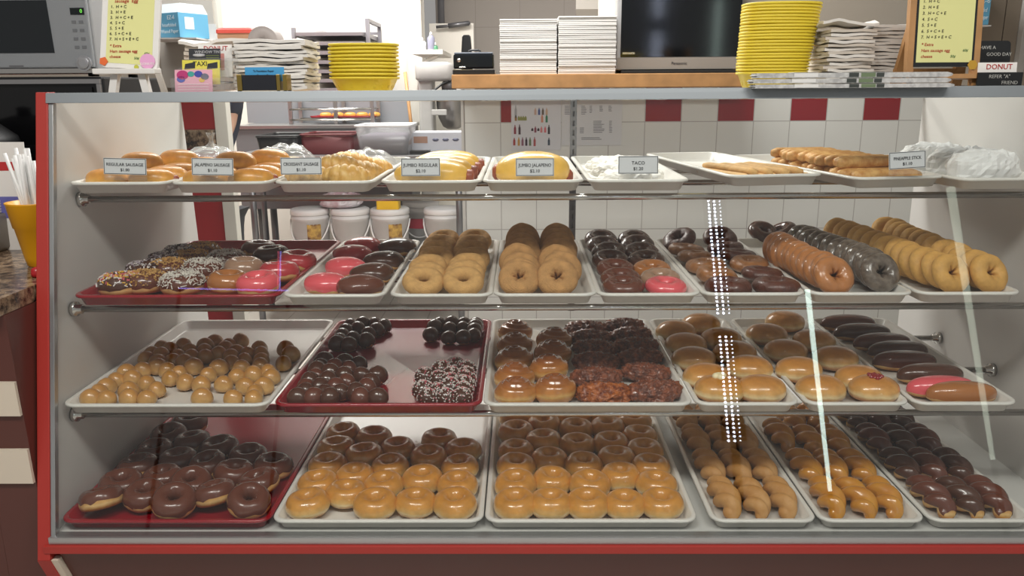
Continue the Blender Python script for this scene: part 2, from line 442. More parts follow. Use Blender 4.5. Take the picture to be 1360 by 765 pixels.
T['1g'] = tray(1, .40, NW, 'white', 'white tray of thin pale breadsticks, pushed askew on the top shelf', dx=.015, dy=.015, rot=math.radians(8), dz=.008)
T['1h'] = tray(1, .70, NW*1.0, 'white', 'white tray heaped with golden pineapple sticks on the top shelf', dx=-.012, dy=.03, rot=math.radians(10))
T['1i'] = tray(1, .945, NW, 'white', 'white tray of white paper parcels on the top shelf', dx=.008, dy=-.005, rot=math.radians(2))
def fz(row): return ZR[row]+FL+.0006

# ------------------------------------------------------------------ donut shapes (origin: centre of the base)
def ring_fn(R, a, hu, hd, seed, wob=.05, star=0):
    """a fried ring: torus whose underside is flatter than its top"""
    def fn(u, v, off=0):
        th, ph = 2*PI*u, 2*PI*v
        k = noise.noise(Vector((math.cos(th)*1.3+seed*3.1, math.sin(th)*1.3, seed)))
        k2 = noise.noise(Vector((math.cos(th)*2.5+seed, math.sin(th)*2.5, 4+seed+math.cos(ph))))
        aa = a*(1+wob*k2); c, s = math.cos(ph), math.sin(ph)
        if star and c < 0: aa *= 1+star*math.cos(5*th)*(-c)
        r = R*(1+wob*k)+(aa+off)*c*(1 if c > 0 else .98)
        z = (hu*(1+wob*k2)+off)*s if s > 0 else (hd+off)*s*(1-.15*(s < -.9))
        return (r*math.cos(th), r*math.sin(th), max(z+hd, .0004))
    return fn
def ring_mesh(fn, nu=36, nv=16):
    b = MB(); b.grid(lambda u, v: fn(u, v), nu, nv, True, True); return b
def icing_mesh(fn, seed, lo=-.05, hi=.52, off=.0016, nu=40, nv=12, drip=.045):
    b = MB()
    def g(u, v):
        d = drip*noise.noise(Vector((math.cos(2*PI*u)*2.6, math.sin(2*PI*u)*2.6, seed*1.7)))
        l, h = lo+d, hi
        t = l+(h-l)*v
        e = off*(1-abs(2*v-1)**6)+.0001
        return fn(u, t, e)
    b.grid(g, nu, nv, True, False); return b
def scatter_on(fn, n, shape, lo=.03, hi=.42, seed=0, nm=3):
    b = MB(); rnd = random.Random(seed)
    for i in range(n):
        u, v = rnd.random(), lo+(hi-lo)*rnd.random()
        p = Vector(fn(u, v, .002)); q1 = Vector(fn(u+.004, v, .002))-p; q2 = Vector(fn(u, v+.01, .002))-p
        nrm = q1.cross(q2).normalized(); 
        if nrm.z < -.3: nrm = -nrm
        R = nrm.to_track_quat('Z', 'X').to_matrix().to_4x4(); R = Matrix.Translation(p) @ R @ Matrix.Rotation(rnd.random()*6.3, 4, 'Z')
        shape(b, R, rnd, i % nm)
    return b
def sprinkle(b, R, rnd, m):
    l, w = .0034, .0011
    b.box(-l, l, -w, w, -.0006, .0016, m, R @ Matrix.Rotation(rnd.uniform(-.3, .3), 4, 'Y'))
def nutbit(b, R, rnd, m):
    s = rnd.uniform(.0022, .0038)
    X = R @ Matrix.Rotation(rnd.uniform(-.6, .6), 4, 'Y')
    b.add([(s, 0, 0), (-s*.5, s*.87, 0), (-s*.5, -s*.87, 0), (0, 0, s*1.1), (0, 0, -s*.4)], [(0, 1, 3), (1, 2, 3), (2, 0, 3), (1, 0, 4), (2, 1, 4), (0, 2, 4)], m, False, X)
def flake(b, R, rnd, m):
    l, w = rnd.uniform(.003, .006), .0009
    b.box(-l, l, -w, w, -.0003, .0011, m, R @ Matrix.Rotation(rnd.uniform(-.9, .9), 4, 'Y'))

def dome_fn(a, bb, h, seed, flat=.25, wob=.04, p=2.3):
    """pillow-like filled bun, lat-long"""
    def fn(u, v, off=0):
        th = 2*PI*u; t = PI*v-PI/2
        c, s = math.cos(t), math.sin(t)
        k = 1+wob*noise.noise(Vector((math.cos(th)*1.2*c+seed, math.sin(th)*1.2*c, s+seed*2)))
        cc = abs(c)**(2/p); zz = (abs(s)**(2/p))*(1 if s > 0 else -flat*1.6)
        hb = h*.38
        z = hb+(h-hb+off)*zz if s > 0 else hb-(hb)*min(1, abs(s)**(.8))
        return ((a*k+off)*cc*math.cos(th), (bb*k+off)*cc*math.sin(th), max(z, .0004))
    return fn
def dome_mesh(fn, nu=32, nv=15):
    b = MB(); b.grid(lambda u, v: fn(u, v), nu, nv, True, False); return b
def dome_icing(fn, seed, lo=.42, off=.0016, nu=40, nv=10, drip=.06):
    b = MB()
    def g(u, v):
        d = drip*noise.noise(Vector((math.cos(2*PI*u)*2.2, math.sin(2*PI*u)*2.2, seed*1.3)))
        t = (lo+d)+(1-(lo+d))*v
        return fn(u, t, off*(1-(1-v)**8)+.0001)
    b.grid(g, nu, nv, True, False); return b

GL = [(0, 'b87a38'), (.16, 'd8a050'), (.33, 'f0d8a4'), (.46, 'e6ba70'), (.68, 'd89a46'), (1, 'cf8e3c')]
PL = [(0, 'a8672a'), (.2, 'c08238'), (.38, 'e3bd80'), (.5, 'd9a660'), (.8, 'c88c45'), (1, 'c08040')]
mglz = dough_mat('glazed_yeast_dough', GL, .046, .28, .7, .06, 60)
mplain = dough_mat('yeast_dough', PL, .046, .5, .1, .15)
mfill = dough_mat('filled_bun_dough', [(0, 'a46222'), (.2, 'c27c34'), (.36, 'efd8a6'), (.5, 'dca75e'), (.75, 'cc8c42'), (1, 'c2803a')], .056, .28, .6, .05, 50)
msug = M('sugared_crust', 'd6a768', .85, bump=.6, bscale=420, var=.2, vscale=60)
mcinn = M('cinnamon_sugar_crust', 'c9975e', .85, bump=.8, bscale=420, var=.25, vscale=50)
mcake = M('plain_cake_crust', 'd8a556', .6, bump=.35, bscale=160, var=.22, vscale=40)
mcaker = M('brown_glazed_cake', 'bb7a44', .3, coat=.5, bump=.25, bscale=120, var=.22, vscale=40)
mcakeg = M('dark_glazed_cake', '766a5e', .25, coat=.5, bump=.35, bscale=110, col2='564a40', vscale=60)
mchoc = M('chocolate_icing', '633627', .24, coat=.3, bump=.06, bscale=50)
mchocd = M('dark_chocolate_icing', '4e2e20', .22, coat=.3, bump=.06, bscale=50)
mpink = M('pink_icing', 'e05a62', .22, coat=.6, bump=.05, bscale=50)
mrose = M('rose_icing', 'b8393f', .22, coat=.6, bump=.05, bscale=50)
mtan = M('caramel_icing', 'a86a36', .22, coat=.6, bump=.05, bscale=50)
mlatte = M('pale_brown_icing', 'a5836a', .22, coat=.6, bump=.05, bscale=50)
mwsp = M('white_sprinkles', 'e8e2dc', .5); mysp = M('yellow_sprinkles', 'e2b03c', .5); mbsp = M('mauve_sprinkles', 'b4a8b0', .5); mrsp = M('red_sprinkles', 'c8606a', .5)
mnut = M('chopped_peanuts', 'd6a660', .6, var=.4, vscale=200)
mcoc = M('coconut_flakes', 'd8d2c8', .6)
mdsp = M('dark_sprinkles', '3a241c', .4)
mfrit = M('fritter_crust', '9a5434', .24, coat=.6, bump=1.0, bscale=240, col2='5e3020', vscale=70)
mfrit2 = M('golden_fritter_crust', 'ba6626', .24, coat=.6, bump=1.0, bscale=240, col2='702e12', vscale=60)
mroll = dough_mat('cinnamon_roll_glaze', [(0, 'b4702e'), (.2, 'cf8e42'), (.35, 'e4b872'), (.5, 'c4823c'), (.8, 'a4622c'), (1, '95562a')], .055, .2, .9, .05, 40)
mhole = dough_mat('donut_hole_glaze', [(0, 'c08a48'), (.4, 'd8ac6c'), (.7, 'c8924e'), (1, 'bd853f')], .038, .3, .5, .06, 60)
mhole2 = dough_mat('donut_hole_dough', PL, .038, .4, .2, .06, 60)
mtwist = M('sugared_twist_crust', 'c89a62', .6, bump=.25, bscale=120, col2='b5803f', vscale=25)
mtwistg = M('yellow_glazed_twist', 'cf9436', .24, coat=.7, bump=.06, bscale=60, col2='bb7a28', vscale=22)
mcream_ = M('whipped_cream', 'f0e2b8', .5); mjelly = M('red_jelly', '8a0a14', .1, coat=1)

def proto(name, cat, base_mb, mat, parts=()):
    o = base_mb.build(name, mat); o['category'] = cat
    ch = []
    for pn, mb, pm, kind, lab in parts:
        c = mb.build(pn, pm, o)
        if kind: c['kind'] = kind
        if lab: c['label'] = lab
        ch.append(c)
    return kids(o, *ch)
USED = set()
def put(p, loc, rot=(0, 0, 0), label='', group=None, scale=None):
    """first use places the model itself, later uses copy it with its parts"""
    if p.name not in USED:
        USED.add(p.name); p.location = loc; p.rotation_euler = rot
        if scale: p.scale = (scale,)*3 if isinstance(scale, (int, float)) else scale
        p['label'] = label
        if group: p['group'] = group
        return p
    return dup(p, loc, rot, label, group, scale)

RG = [ring_fn(.0285, .0195, .026, .020, s) for s in (1, 2, 3)]
P_GLZ = [proto('ring_donut', 'donut', ring_mesh(f), mglz) for f in RG]
def iced(fn, s, mat, extra=(), lo=.0):
    return proto('ring_donut', 'donut', ring_mesh(fn), mplain, [('icing', icing_mesh(fn, s, drip=.06, lo=lo), mat, None, None), *extra])
P_CHO = [iced(f, i, mchoc, lo=.015) for i, f in enumerate(RG)]
P_CHD = [iced(f, i+3, mchocd) for i, f in enumerate(RG[:1])]
P_PNK = [iced(RG[0], 5, mpink)]; P_ROS = [iced(RG[1], 6, mrose)]; P_TAN = [iced(RG[2], 7, mtan)]; P_LAT = [iced(RG[1], 8, mlatte)]
P_RAIN = iced(RG[0], 9, mchocd, [('sprinkles', scatter_on(RG[0], 300, sprinkle, seed=1), [mwsp, mysp, mrsp], 'stuff', 'white, yellow and pink sprinkles')])
P_RAIN2 = iced(RG[2], 11, mchocd, [('sprinkles', scatter_on(RG[2], 260, sprinkle, seed=5), [mwsp, mbsp, mdsp], 'stuff', 'pale and dark sprinkles')])
P_NUT = iced(RG[1], 10, mchoc, [('chopped_nuts', scatter_on(RG[1], 420, nutbit, seed=2), [mnut, mnut, mnut], 'stuff', 'golden chopped peanuts')])
P_COC = iced(RG[2], 12, mchoc, [('coconut', scatter_on(RG[2], 420, flake, seed=3), [mcoc, mcoc, mcoc], 'stuff', 'white coconut flakes')])
SUG = [ring_fn(.029, .0185, .0185, .0155, s, .06) for s in (4, 5)]
P_SUG = [proto('ring_donut', 'donut', ring_mesh(f), msug) for f in SUG]
CK = [ring_fn(.0262, .0180, .0165, .0145, s, .06, .22) for s in (6, 7)]
P_CIN = [proto('ring_donut', 'donut', ring_mesh(f, 40), mcinn) for f in CK]
P_CAKE = [proto('ring_donut', 'donut', ring_mesh(f, 40), mcake) for f in CK]
P_CKR = [proto('ring_donut', 'donut', ring_mesh(f, 40), mcaker) for f in CK]
P_CKG = [proto('ring_donut', 'donut', ring_mesh(f, 40), mcakeg) for f in CK]
OF = ring_fn(.029, .020, .017, .015, 8, .10, .12)
P_OFB = [proto('old_fashioned_donut', 'donut', ring_mesh(OF, 40), M('old_fashioned_glaze', 'a06a3c', .35, coat=.4, bump=.5, bscale=130, var=.35, vscale=45))]
P_OFC = [proto('old_fashioned_donut', 'donut', ring_mesh(OF, 40), M('old_fashioned_chocolate', '5a2c1c', .4, coat=.3, bump=.5, bscale=130, var=.35, vscale=45))]
CHR = ring_fn(.0275, .0185, .0165, .014, 9)
P_CR = [proto('ring_donut', 'donut', ring_mesh(CHR), M('chocolate_cake_crust', '3a1f16', .6, bump=.3), [('icing', icing_mesh(CHR, 3, lo=-.1), mchocd, None, None)]),
        proto('ring_donut', 'donut', ring_mesh(CHR), M('chocolate_cake_crust', '3a1f16', .6), [('icing', icing_mesh(CHR, 4, lo=-.1), mchoc, None, None)])]
P_CRX = {k: proto('ring_donut', 'donut', ring_mesh(CHR), mplain, [('icing', icing_mesh(CHR, 5, lo=-.08), m, None, None)]) for k, m in (('tan', mtan), ('latte', mlatte), ('pink', mpink))}
DM = [dome_fn(.050, .043, .050, s) for s in (1, 2, 3)]
P_FILL = [proto('filled_donut', 'donut', dome_mesh(f), mfill) for f in DM]
def topping(mat, kind):
    b = MB()
    for i in range(16 if kind == 'jelly' else 5):
        r = .0045 if kind == 'jelly' else .0085
        a = i*2.4; d = .0034*math.sqrt(i)*(1 if kind == 'jelly' else 1.2)
        b.lathe([(r*math.cos(t), r*math.sin(t)*(.9)) for t in [-PI/2+PI*j/8 for j in range(9)]], 10, c=(d*math.cos(a), d*math.sin(a), .050), cap0=False, cap1=False)
    return b
P_FCR = proto('filled_donut', 'donut', dome_mesh(DM[0]), mfill, [('cream_filling', topping(mcream_, 'cream'), mcream_, None, 'pale cream dollop')])
P_FJE = proto('filled_donut', 'donut', dome_mesh(DM[1]), mfill, [('jelly_filling', topping(mjelly, 'jelly'), mjelly, None, 'dark red jelly dollop')])
HT = [dome_fn(.050, .040, .046, s, wob=.12) for s in (4, 5)]
P_HP = [proto('filled_donut', 'donut', dome_mesh(f), mplain, [('icing', dome_icing(f, i, .46), m, None, None)]) for i, (f, m) in enumerate(((HT[0], mpink), (HT[1], mrose)))]
P_HC = [proto('filled_donut', 'donut', dome_mesh(f), mplain, [('icing', dome_icing(f, i+4, .46), m, None, None)]) for i, (f, m) in enumerate(((HT[0], mchoc), (HT[1], mchocd)))]
LJ = dome_fn(.077, .030, .046, 6, wob=.03, p=2.7)
P_LJ = {k: proto('long_john', 'pastry', dome_mesh(LJ), mplain, [('icing', dome_icing(LJ, 7+i, .47, drip=.04), m, None, None)]) for i, (k, m) in enumerate((('choc', mchocd), ('choc2', mchoc), ('pink', mpink), ('tan', mtan)))}
HO = [dome_fn(.0205, .019, .036, s, wob=.10, p=2.05) for s in (7, 8, 9)]
P_HO = [proto('donut_hole', 'donut hole', dome_mesh(f, 18, 11), mhole) for f in HO]
P_HOC = [proto('donut_hole', 'donut hole', dome_mesh(f, 18, 11), mhole2, [('icing', dome_icing(f, i, .36, .001, 22, 8, .14), m, None, None)]) for i, (f, m) in enumerate(zip(HO, (mchocd, mchoc, mchocd)))]
P_HOS = proto('donut_hole', 'donut hole', dome_mesh(HO[0], 18, 11), mhole2, [('icing', dome_icing(HO[0], 2, .38, .001, 22, 8, .1), mchocd, None, None),
        ('sprinkles', scatter_on(HO[0], 130, lambda b, R, r, m: b.box(-.0016, .0016, -.0006, .0006, -.0003, .001, m, R), .45, .99, 4), [mwsp, mwsp, mrsp], 'stuff', 'tiny white and pink sprinkles')])
def roll_mesh(seed):
    b = MB(); R = .050
    def fn(u, v):
        th = 2*PI*u; t = v*PI/2*1.35
        if v < .72:
            q = v/.72; r = R*.97*q; ph = (q*3.0-u)*2*PI
            groove = .5+.5*math.cos(ph)
            z = .030+.022*(1-q**2.4)+.006*groove*(1-.4*q)*(1 if q > .06 else 0)
        else:
            q = (v-.72)/.28; r = R*(.97+.06*math.sin(q*PI)-.14*q*q); z = .030*(1-q)+.006*(.5+.5*math.cos((3.0-u)*2*PI))*.6*(1-q)
        k = 1+.05*noise.noise(Vector((math.cos(th)*1.5, math.sin(th)*1.5, seed)))
        return (r*k*math.cos(th), r*k*.92*math.sin(th), max(z, .0004))
    b.grid(fn, 56, 30, True, False); return b
P_ROLL = [proto('cinnamon_roll', 'pastry', roll_mesh(s), mroll) for s in (1, 2)]
def fritter_mesh(seed, a=.066, c=.040, h=.042):
    f = dome_fn(a, c, h, seed, wob=.12, p=2.6); b = MB()
    def fn(u, v):
        p = Vector(f(u, v)); q = p*95+Vector((seed*7, 0, 0))
        d = .0065*noise.fractal(q*.9, .7, 2.2, 4)+.0065*abs(noise.noise(q*2.4))+.003*noise.noise(q*4.6)
        n = Vector((p.x/a, p.y/c, (p.z-.01)/h)); n = n.normalized() if n.length else Vector((0, 0, 1))
        p = p+n*d; p.z = max(p.z, .0004); return tuple(p)
    b.grid(fn, 110, 44, True, False); return b
P_FRI = [proto('apple_fritter', 'pastry', fritter_mesh(s), mfrit) for s in (1, 2)]
P_FRG = [proto('apple_fritter', 'pastry', fritter_mesh(3), mfrit2)]
def rope_r(ph, rs, d):
    return d*abs(math.cos(ph))+math.sqrt(max(rs*rs-(d*math.sin(ph))**2, 1e-9))
def rope(L, seed, t, th, rs=.0205, d=.0115, turns=1.5, off=0):
    """two strands wound round each other, lying along y"""
    e = max((1-abs(2*t-1)**3.4)**.5, .06)
    k = 1+.05*noise.noise(Vector((t*5, seed*3, math.cos(th))))
    r = rope_r(th-turns*2*PI*t-seed, rs, d)*e*k+off
    return (r*math.cos(th), (t-.5)*L, r*.9*math.sin(th)+.0225*e+.004)
def twist_mesh(L, seed):
    b = MB(); n = 44
    b.loft([[(x, y, max(z, .0004)) for x, y, z in (rope(L, seed, i/n, 2*PI*j/24) for j in range(24))] for i in range(n+1)]); return b
def twist_icing(L, seed):
    b = MB(); n = 44; rings = []
    for i in range(n+1):
        t = .03+.94*i/n
        rings.append([rope(L, seed, t, -.1+(PI+.2)*j/16, off=.0016*(1-abs(2*j/16-1)**6)+.0002) for j in range(17)])
    b.loft(rings, cap0=False, cap1=False, closed=False); return b
TL = .152
P_TW = [proto('twist_donut', 'donut', twist_mesh(TL, s_), mtwist) for s_ in (0, .8)]
P_TWG = [proto('twist_donut', 'donut', twist_mesh(TL, s_), mtwistg) for s_ in (.3, 1.1)]
P_TWC = [proto('twist_donut', 'donut', twist_mesh(TL, s_), mplain, [('icing', twist_icing(TL, s_), m, None, None)]) for s_, m in ((.2, mchoc), (.9, mchocd))]

def crop(ox, oy, s, pts): return [(ox+x*s, oy+y*s) for x, y in pts]
def tilt_up(R, ax, ay):            # how far a disc of radius R must rise when leaned so that it still just touches the tray
    return R*math.sqrt(math.sin(ax)**2+math.sin(ay)**2)*.92
def clampw(o, w, R, front=.021):
    W_ = WW if o.dimensions.x > .3 else NW
    w = w.copy(); w.y = min(max(w.y, o.location.y-TD/2+front+R), o.location.y+TD/2-.02-R)
    m = max(W_/2-.020-R, .0); w.x = min(max(w.x, o.location.x-m), o.location.x+m)
    return w
def spread_out(tr, ws, R, dmin, it=80):
    home = [w.copy() for w in ws]; ws = [clampw(tr, w, R) for w in ws]
    for _ in range(it):
        for i in range(len(ws)):
            for j in range(i):
                d = ws[i]-ws[j]; d.z = 0; l = d.length
                if 1e-6 < l < dmin:
                    q = d*((dmin-l)/l*.45); ws[i] += q; ws[j] -= q
        ws = [clampw(tr, w.lerp(h, .02), R) for w, h in zip(ws, home)]
    return ws
def rows_of(tr, row, rows, pro, desc, where, group, hmid=.02, lean=None, R=.046, scale=1.0, rz=None, dmin=None):
    """rows: front to back, each a list of pixel centres from left to right"""
    flat = [onZ(q[0], q[1], fz(row)+hmid) for rw in rows for q in rw]
    flat = spread_out(tr, flat, R, dmin or R*1.92); n = 0
    for i, rw in enumerate(rows):
        for j, q in enumerate(rw):
            w = flat[n]; n += 1
            p = pro[(i*3+j*2) % len(pro)] if isinstance(pro, list) else pro
            ax, ay = lean(i, j) if lean else (random.uniform(-.06, .06), random.uniform(-.06, .06))
            z = fz(row)
            lab = f'{ORD[j+1]} {desc} from left, {rowname(i, len(rows))}, {where}' if len(rw) > 1 else f'lone {desc} in the {rowname(i, len(rows))}, {where}'
            put(p, (w.x, w.y, z+tilt_up(R, ax, ay)), (ax, ay, random.uniform(0, 6.28) if rz is None else rz+random.uniform(-.12, .12)), lab, group, scale*random.uniform(.97, 1.03))

# ---- bottom shelf, maroon tray: chocolate rings
A = lambda *p: crop(60, 540, .25, p)
big = {(0, 0): (.30, -.10), (0, 1): (.32, .08), (0, 2): (.34, .10), (1, 0): (.15, 0), (1, 1): (.22, .1), (2, 2): (.25, 0)}
rows_of(T['4a'], 4, [A((240, 550), (625, 540), (1035, 545)), A((455, 507), (895, 500), (1145, 440)), A((345, 432), (605, 395), (760, 440), (1010, 365)),
        A((480, 328), (690, 310), (868, 318), (1215, 335)), A((560, 252), (790, 208), (920, 232), (1075, 280)), A((640, 168), (755, 105))],
        P_CHO, 'chocolate iced ring', 'bottom maroon tray', 'chocolate iced rings in the bottom maroon tray', .022,
        lambda i, j: big.get((i, j), (random.uniform(0, .16), random.uniform(-.14, .14))))
# ---- bottom, wide white tray: scattered glazed rings
A = lambda *p: crop(340, 540, .2353, p)
rows_of(T['4b'], 4, [A((255, 590), (640, 575), (1120, 580)), A((480, 535), (890, 550)), A((310, 455), (715, 460), (1140, 465)), A((545, 395), (945, 415)),
        A((375, 335), (760, 345), (1160, 355)), A((610, 280), (975, 290)), A((430, 240), (795, 240), (1180, 250)), A((495, 165), (660, 185), (1035, 195))],
        P_GLZ, 'glazed ring', 'half-empty bottom white tray', 'glazed rings in the half-empty bottom tray', .023)
# ---- bottom, wide white tray: five columns of glazed rings
A = lambda *p: crop(630, 540, .2352, p)
rows_of(T['4c'], 4, [A((205, 575), (420, 565), (648, 580), (852, 565), (1078, 590)), A((210, 455), (425, 435), (650, 440), (853, 428), (1062, 475)),
        A((208, 340), (420, 305), (618, 335), (812, 308), (1012, 362)), A((218, 250), (388, 210), (575, 220), (762, 215), (985, 268)),
        A((215, 145), (395, 110), (582, 130), (757, 120), (952, 180)), A((210, 62), (372, 45), (556, 55), (735, 50), (923, 95))],
        P_GLZ, 'glazed ring', 'fullest bottom white tray', 'glazed rings in five columns in the bottom tray', .023)
# ---- bottom, twists
def twists(key, pro, cols, desc, where, group):
    for ci, c in enumerate(cols):
        for k, (u, v) in enumerate(c):
            lab = f'{ORD[k+1]} {desc} from the front in the {("left", "middle", "right")[ci]} column, {where}'
            put(pro[(k+ci) % len(pro)], local(key, u, v+TL/2), (0, 0, random.uniform(-.06, .06)+.05), lab, group)
def local(key, u, v, z=0):
    o = T[key]; return Matrix.Translation(o.location) @ Matrix.Rotation(o.rotation_euler.z, 4, 'Z') @ Vector((u, v-TD/2, FL+.0006+z))
F4 = [[(u, .026+k*.147+dv) for k in range(n)] for u, n, dv in ((-.062, 4, .004), (.0, 4, .0), (.062, 4, .003))]
twists('4d', P_TW, F4, 'sugared twist', 'bottom sugared tray', 'sugared twists in the bottom tray')
twists('4e', P_TWG, [F4[0][:2]+[(-.066, .36)], F4[1][:4], F4[2][:4]], 'yellow glazed twist', 'bottom glazed tray', 'yellow glazed twists in the bottom tray')
twists('4f', P_TWC, F4, 'chocolate twist', 'bottom chocolate tray', 'chocolate twists in the bottom tray')

# ---- third shelf
def relax(ws, r, box, it=60):
    ws = [Vector((w.x, w.y, 0)) for w in ws]
    for _ in range(it):
        for i in range(len(ws)):
            for j in range(i):
                d = ws[i]-ws[j]; l = d.length
                if l < 2*r:
                    if l < 1e-6: d = Vector((random.random()-.5, random.random()-.5, 0)); l = d.length
                    s = d*((2*r-l)/l*.45); ws[i] += s; ws[j] -= s
        for w in ws:
            w.x = min(max(w.x, box[0]), box[1]); w.y = min(max(w.y, box[2]), box[3])
    return ws
def tray_box(key, m):
    o = T[key]; w = WW if key in ('3a', '3b') else NW
    return (o.location.x-w/2+m, o.location.x+w/2-m, o.location.y-TD/2+m, o.location.y+TD/2-m)
def holes(key, groups, r=.0176):
    """groups: (pixel centres, models, description, place, group); a heap is read in rows from its front edge"""
    allw = []; idx = []
    for gi, g in enumerate(groups):
        for q in g[0]: allw.append(onZ(q[0], q[1], fz(3)+.018)); idx.append(gi)
    ws = relax(allw, r, tray_box(key, .046))
    for gi, (pts, pro, desc, where, group) in enumerate(groups):
        mine = sorted([w for w, k in zip(ws, idx) if k == gi], key=lambda w: w.y)
        per = 7 if len(mine) > 40 else 6 if len(mine) > 20 else 5 if len(mine) > 15 else 4
        rows = [sorted(mine[i:i+per], key=lambda w: w.x) for i in range(0, len(mine), per)]
        for i, rw in enumerate(rows):
            for j, w in enumerate(rw):
                lab = f'{ORD[j+1]} {desc} from left, {rowname(i, len(rows))}, {where}' if len(rw) > 1 else f'lone {desc} in the {rowname(i, len(rows))}, {where}'
                put(pro[(i*2+j) % len(pro)], (w.x, w.y, fz(3)), (0, 0, random.uniform(0, 6.28)), lab, group, random.uniform(1.04, 1.22))
A = lambda *p: crop(70, 410, .2206, p)
B = lambda *p: crop(350, 410, .2279, p)
holes('3a', [(A((125, 545), (240, 530), (310, 550), (460, 500), (450, 550), (550, 555), (625, 490), (290, 480), (345, 430), (455, 425), (565, 450), (430, 380), (530, 370), (710, 420), (800, 445),
        (895, 460), (610, 355), (515, 300), (570, 275), (650, 285), (755, 290), (650, 235), (700, 245), (790, 225), (825, 255), (725, 320), (780, 325), (850, 355), (935, 400), (895, 290), (860, 290), (1000, 360),
        (930, 225), (965, 210), (915, 250), (1040, 245), (1060, 220), (1130, 200), (1110, 265), (1000, 275), (1080, 285), (1075, 330), (1155, 310), (1135, 360), (1110, 410), (1030, 455), (1160, 470),
        (1215, 510), (1205, 550), (1075, 550), (880, 560), (1225, 400), (1250, 345), (1255, 310), (1230, 270), (1245, 240), (1190, 270), (1320, 400), (1310, 470), (690, 370), (760, 390), (640, 330))
        + B((130, 240), (180, 270), (135, 320), (90, 390)), P_HO, 'glazed donut hole', 'third shelf tray', 'glazed donut holes on the third shelf')])
holes('3b', [(B((490, 95), (560, 90), (640, 90), (680, 100), (550, 120), (470, 135), (615, 145), (655, 130), (430, 165), (410, 190), (520, 175), (600, 190), (465, 210), (385, 200)), P_HOC[:1]+P_HOC[2:], 'chocolate donut hole', 'back heap beside the glazed tray', 'chocolate holes in the back heap by the glazed tray'),
        (B((300, 310), (300, 350), (415, 350), (265, 380), (375, 375), (475, 320), (555, 325), (495, 350), (470, 390), (570, 390), (665, 395), (260, 425), (210, 455), (375, 420), (480, 435), (620, 435), (310, 475), (430, 470),
        (575, 470), (190, 505), (310, 510), (420, 515), (525, 495), (160, 545), (275, 550), (400, 540), (530, 540), (655, 545), (225, 410)), P_HOC, 'chocolate donut hole', 'front heap, maroon tray', 'chocolate holes in the front heap of the maroon tray'),
        (B((1040, 80), (1100, 85), (1185, 80), (1270, 75), (1260, 100), (1010, 105), (1085, 120), (1180, 110), (1250, 125), (975, 155), (1080, 170), (1165, 170), (1245, 155)), P_HOC[:1], 'chocolate donut hole', 'heap behind the sprinkled ones', 'chocolate holes behind the sprinkled holes'),
        (B((1130, 350), (1040, 365), (940, 405), (1020, 415), (1125, 395), (1210, 365), (1235, 395), (1120, 435), (1200, 435), (980, 490), (1000, 535), (1085, 490), (1150, 490), (1215, 485), (1090, 535), (1180, 530), (1230, 520)), [P_HOS], 'sprinkled chocolate hole', 'maroon tray', 'sprinkled chocolate donut holes')])
A = lambda *p: crop(640, 410, .2206, p)
rows_of(T['3c'], 3, [A((205, 520), (440, 480)), A((180, 420), (405, 355)), A((185, 305), (425, 262)), A((195, 210), (435, 185)), A((190, 135),)], P_ROLL, 'cinnamon roll', 'third shelf', 'cinnamon rolls on the third shelf', .026, R=.047, rz=.4, dmin=.09)
w = clampw(T['3c'], onZ(*A((735, 520))[0], fz(3)+.018), .045)
put(P_FRG[0], (w.x, w.y, fz(3)), (0, 0, 0), 'golden orange apple fritter at the front of the third shelf tray', None, .95)
w = clampw(T['3c'], onZ(*A((1040, 500))[0], fz(3)+.018), .045)
put(P_FRI[0], (w.x, w.y, fz(3)), (0, 0, .2), 'dark apple fritter at the front, beside the golden one', None, .95)
rows_of(T['3c'], 3, [A((690, 418), (985, 390)), A((685, 325), (950, 305)), A((680, 245), (925, 232)), A((650, 180), (895, 165)), A((625, 125), (850, 98))], P_FRI, 'dark apple fritter', 'third shelf', 'apple fritters on the third shelf', .018, R=.05, rz=0, dmin=.082, scale=.88)
A = lambda *p: crop(850, 400, .2026, p)
C = lambda *p: crop(1060, 400, .2206, p)
fl_ = 'filled donut'
def pillow(q, p, lab, rz=0, scale=1.12, ax=0, group='filled donuts on the third shelf'):
    w = onZ(q[0], q[1], fz(3)+.024); w.y = max(w.y, DR[3]+.024+.05); put(p, (w.x, w.y, fz(3)+tilt_up(.045, ax, 0)), (ax, 0, rz+random.uniform(-.15, .15)), lab, group, scale)
pillow(A((540, 612))[0], P_FCR, 'filled donut with a pale cream dollop on top, front of third shelf tray')
for i, q in enumerate(A((435, 500), (350, 385), (300, 290), (235, 205))): pillow(q, P_FILL[i % 3], f'{ORD[i+1]} round filled donut behind the cream topped one, same column')
for i, q in enumerate(A((800, 590), (715, 445), (620, 345), (530, 255), (400, 155))): pillow(q, P_FILL[(i+1) % 3], f'{ORD[i+1]} filled donut from the front, column beside the cream topped one')
pillow(C((505, 575))[0], P_FJE, 'filled donut with a red jelly dollop on top, front of third shelf tray')
for i, q in enumerate(C((365, 472), (225, 350), (95, 245)) + A((950, 140))): pillow(q, P_FILL[i % 3], f'{ORD[i+1]} round filled donut behind the jelly topped one, same column')
for i, q in enumerate(C((150, 548),) + A((1040, 455), (955, 335), (830, 225))): pillow(q, P_FILL[(i+2) % 3], f'{ORD[i+1]} filled donut from the front, column beside the jelly topped one')
lj = C((1025, 583), (860, 520), (795, 442), (640, 362), (600, 300), (505, 250), (385, 190), (300, 135))
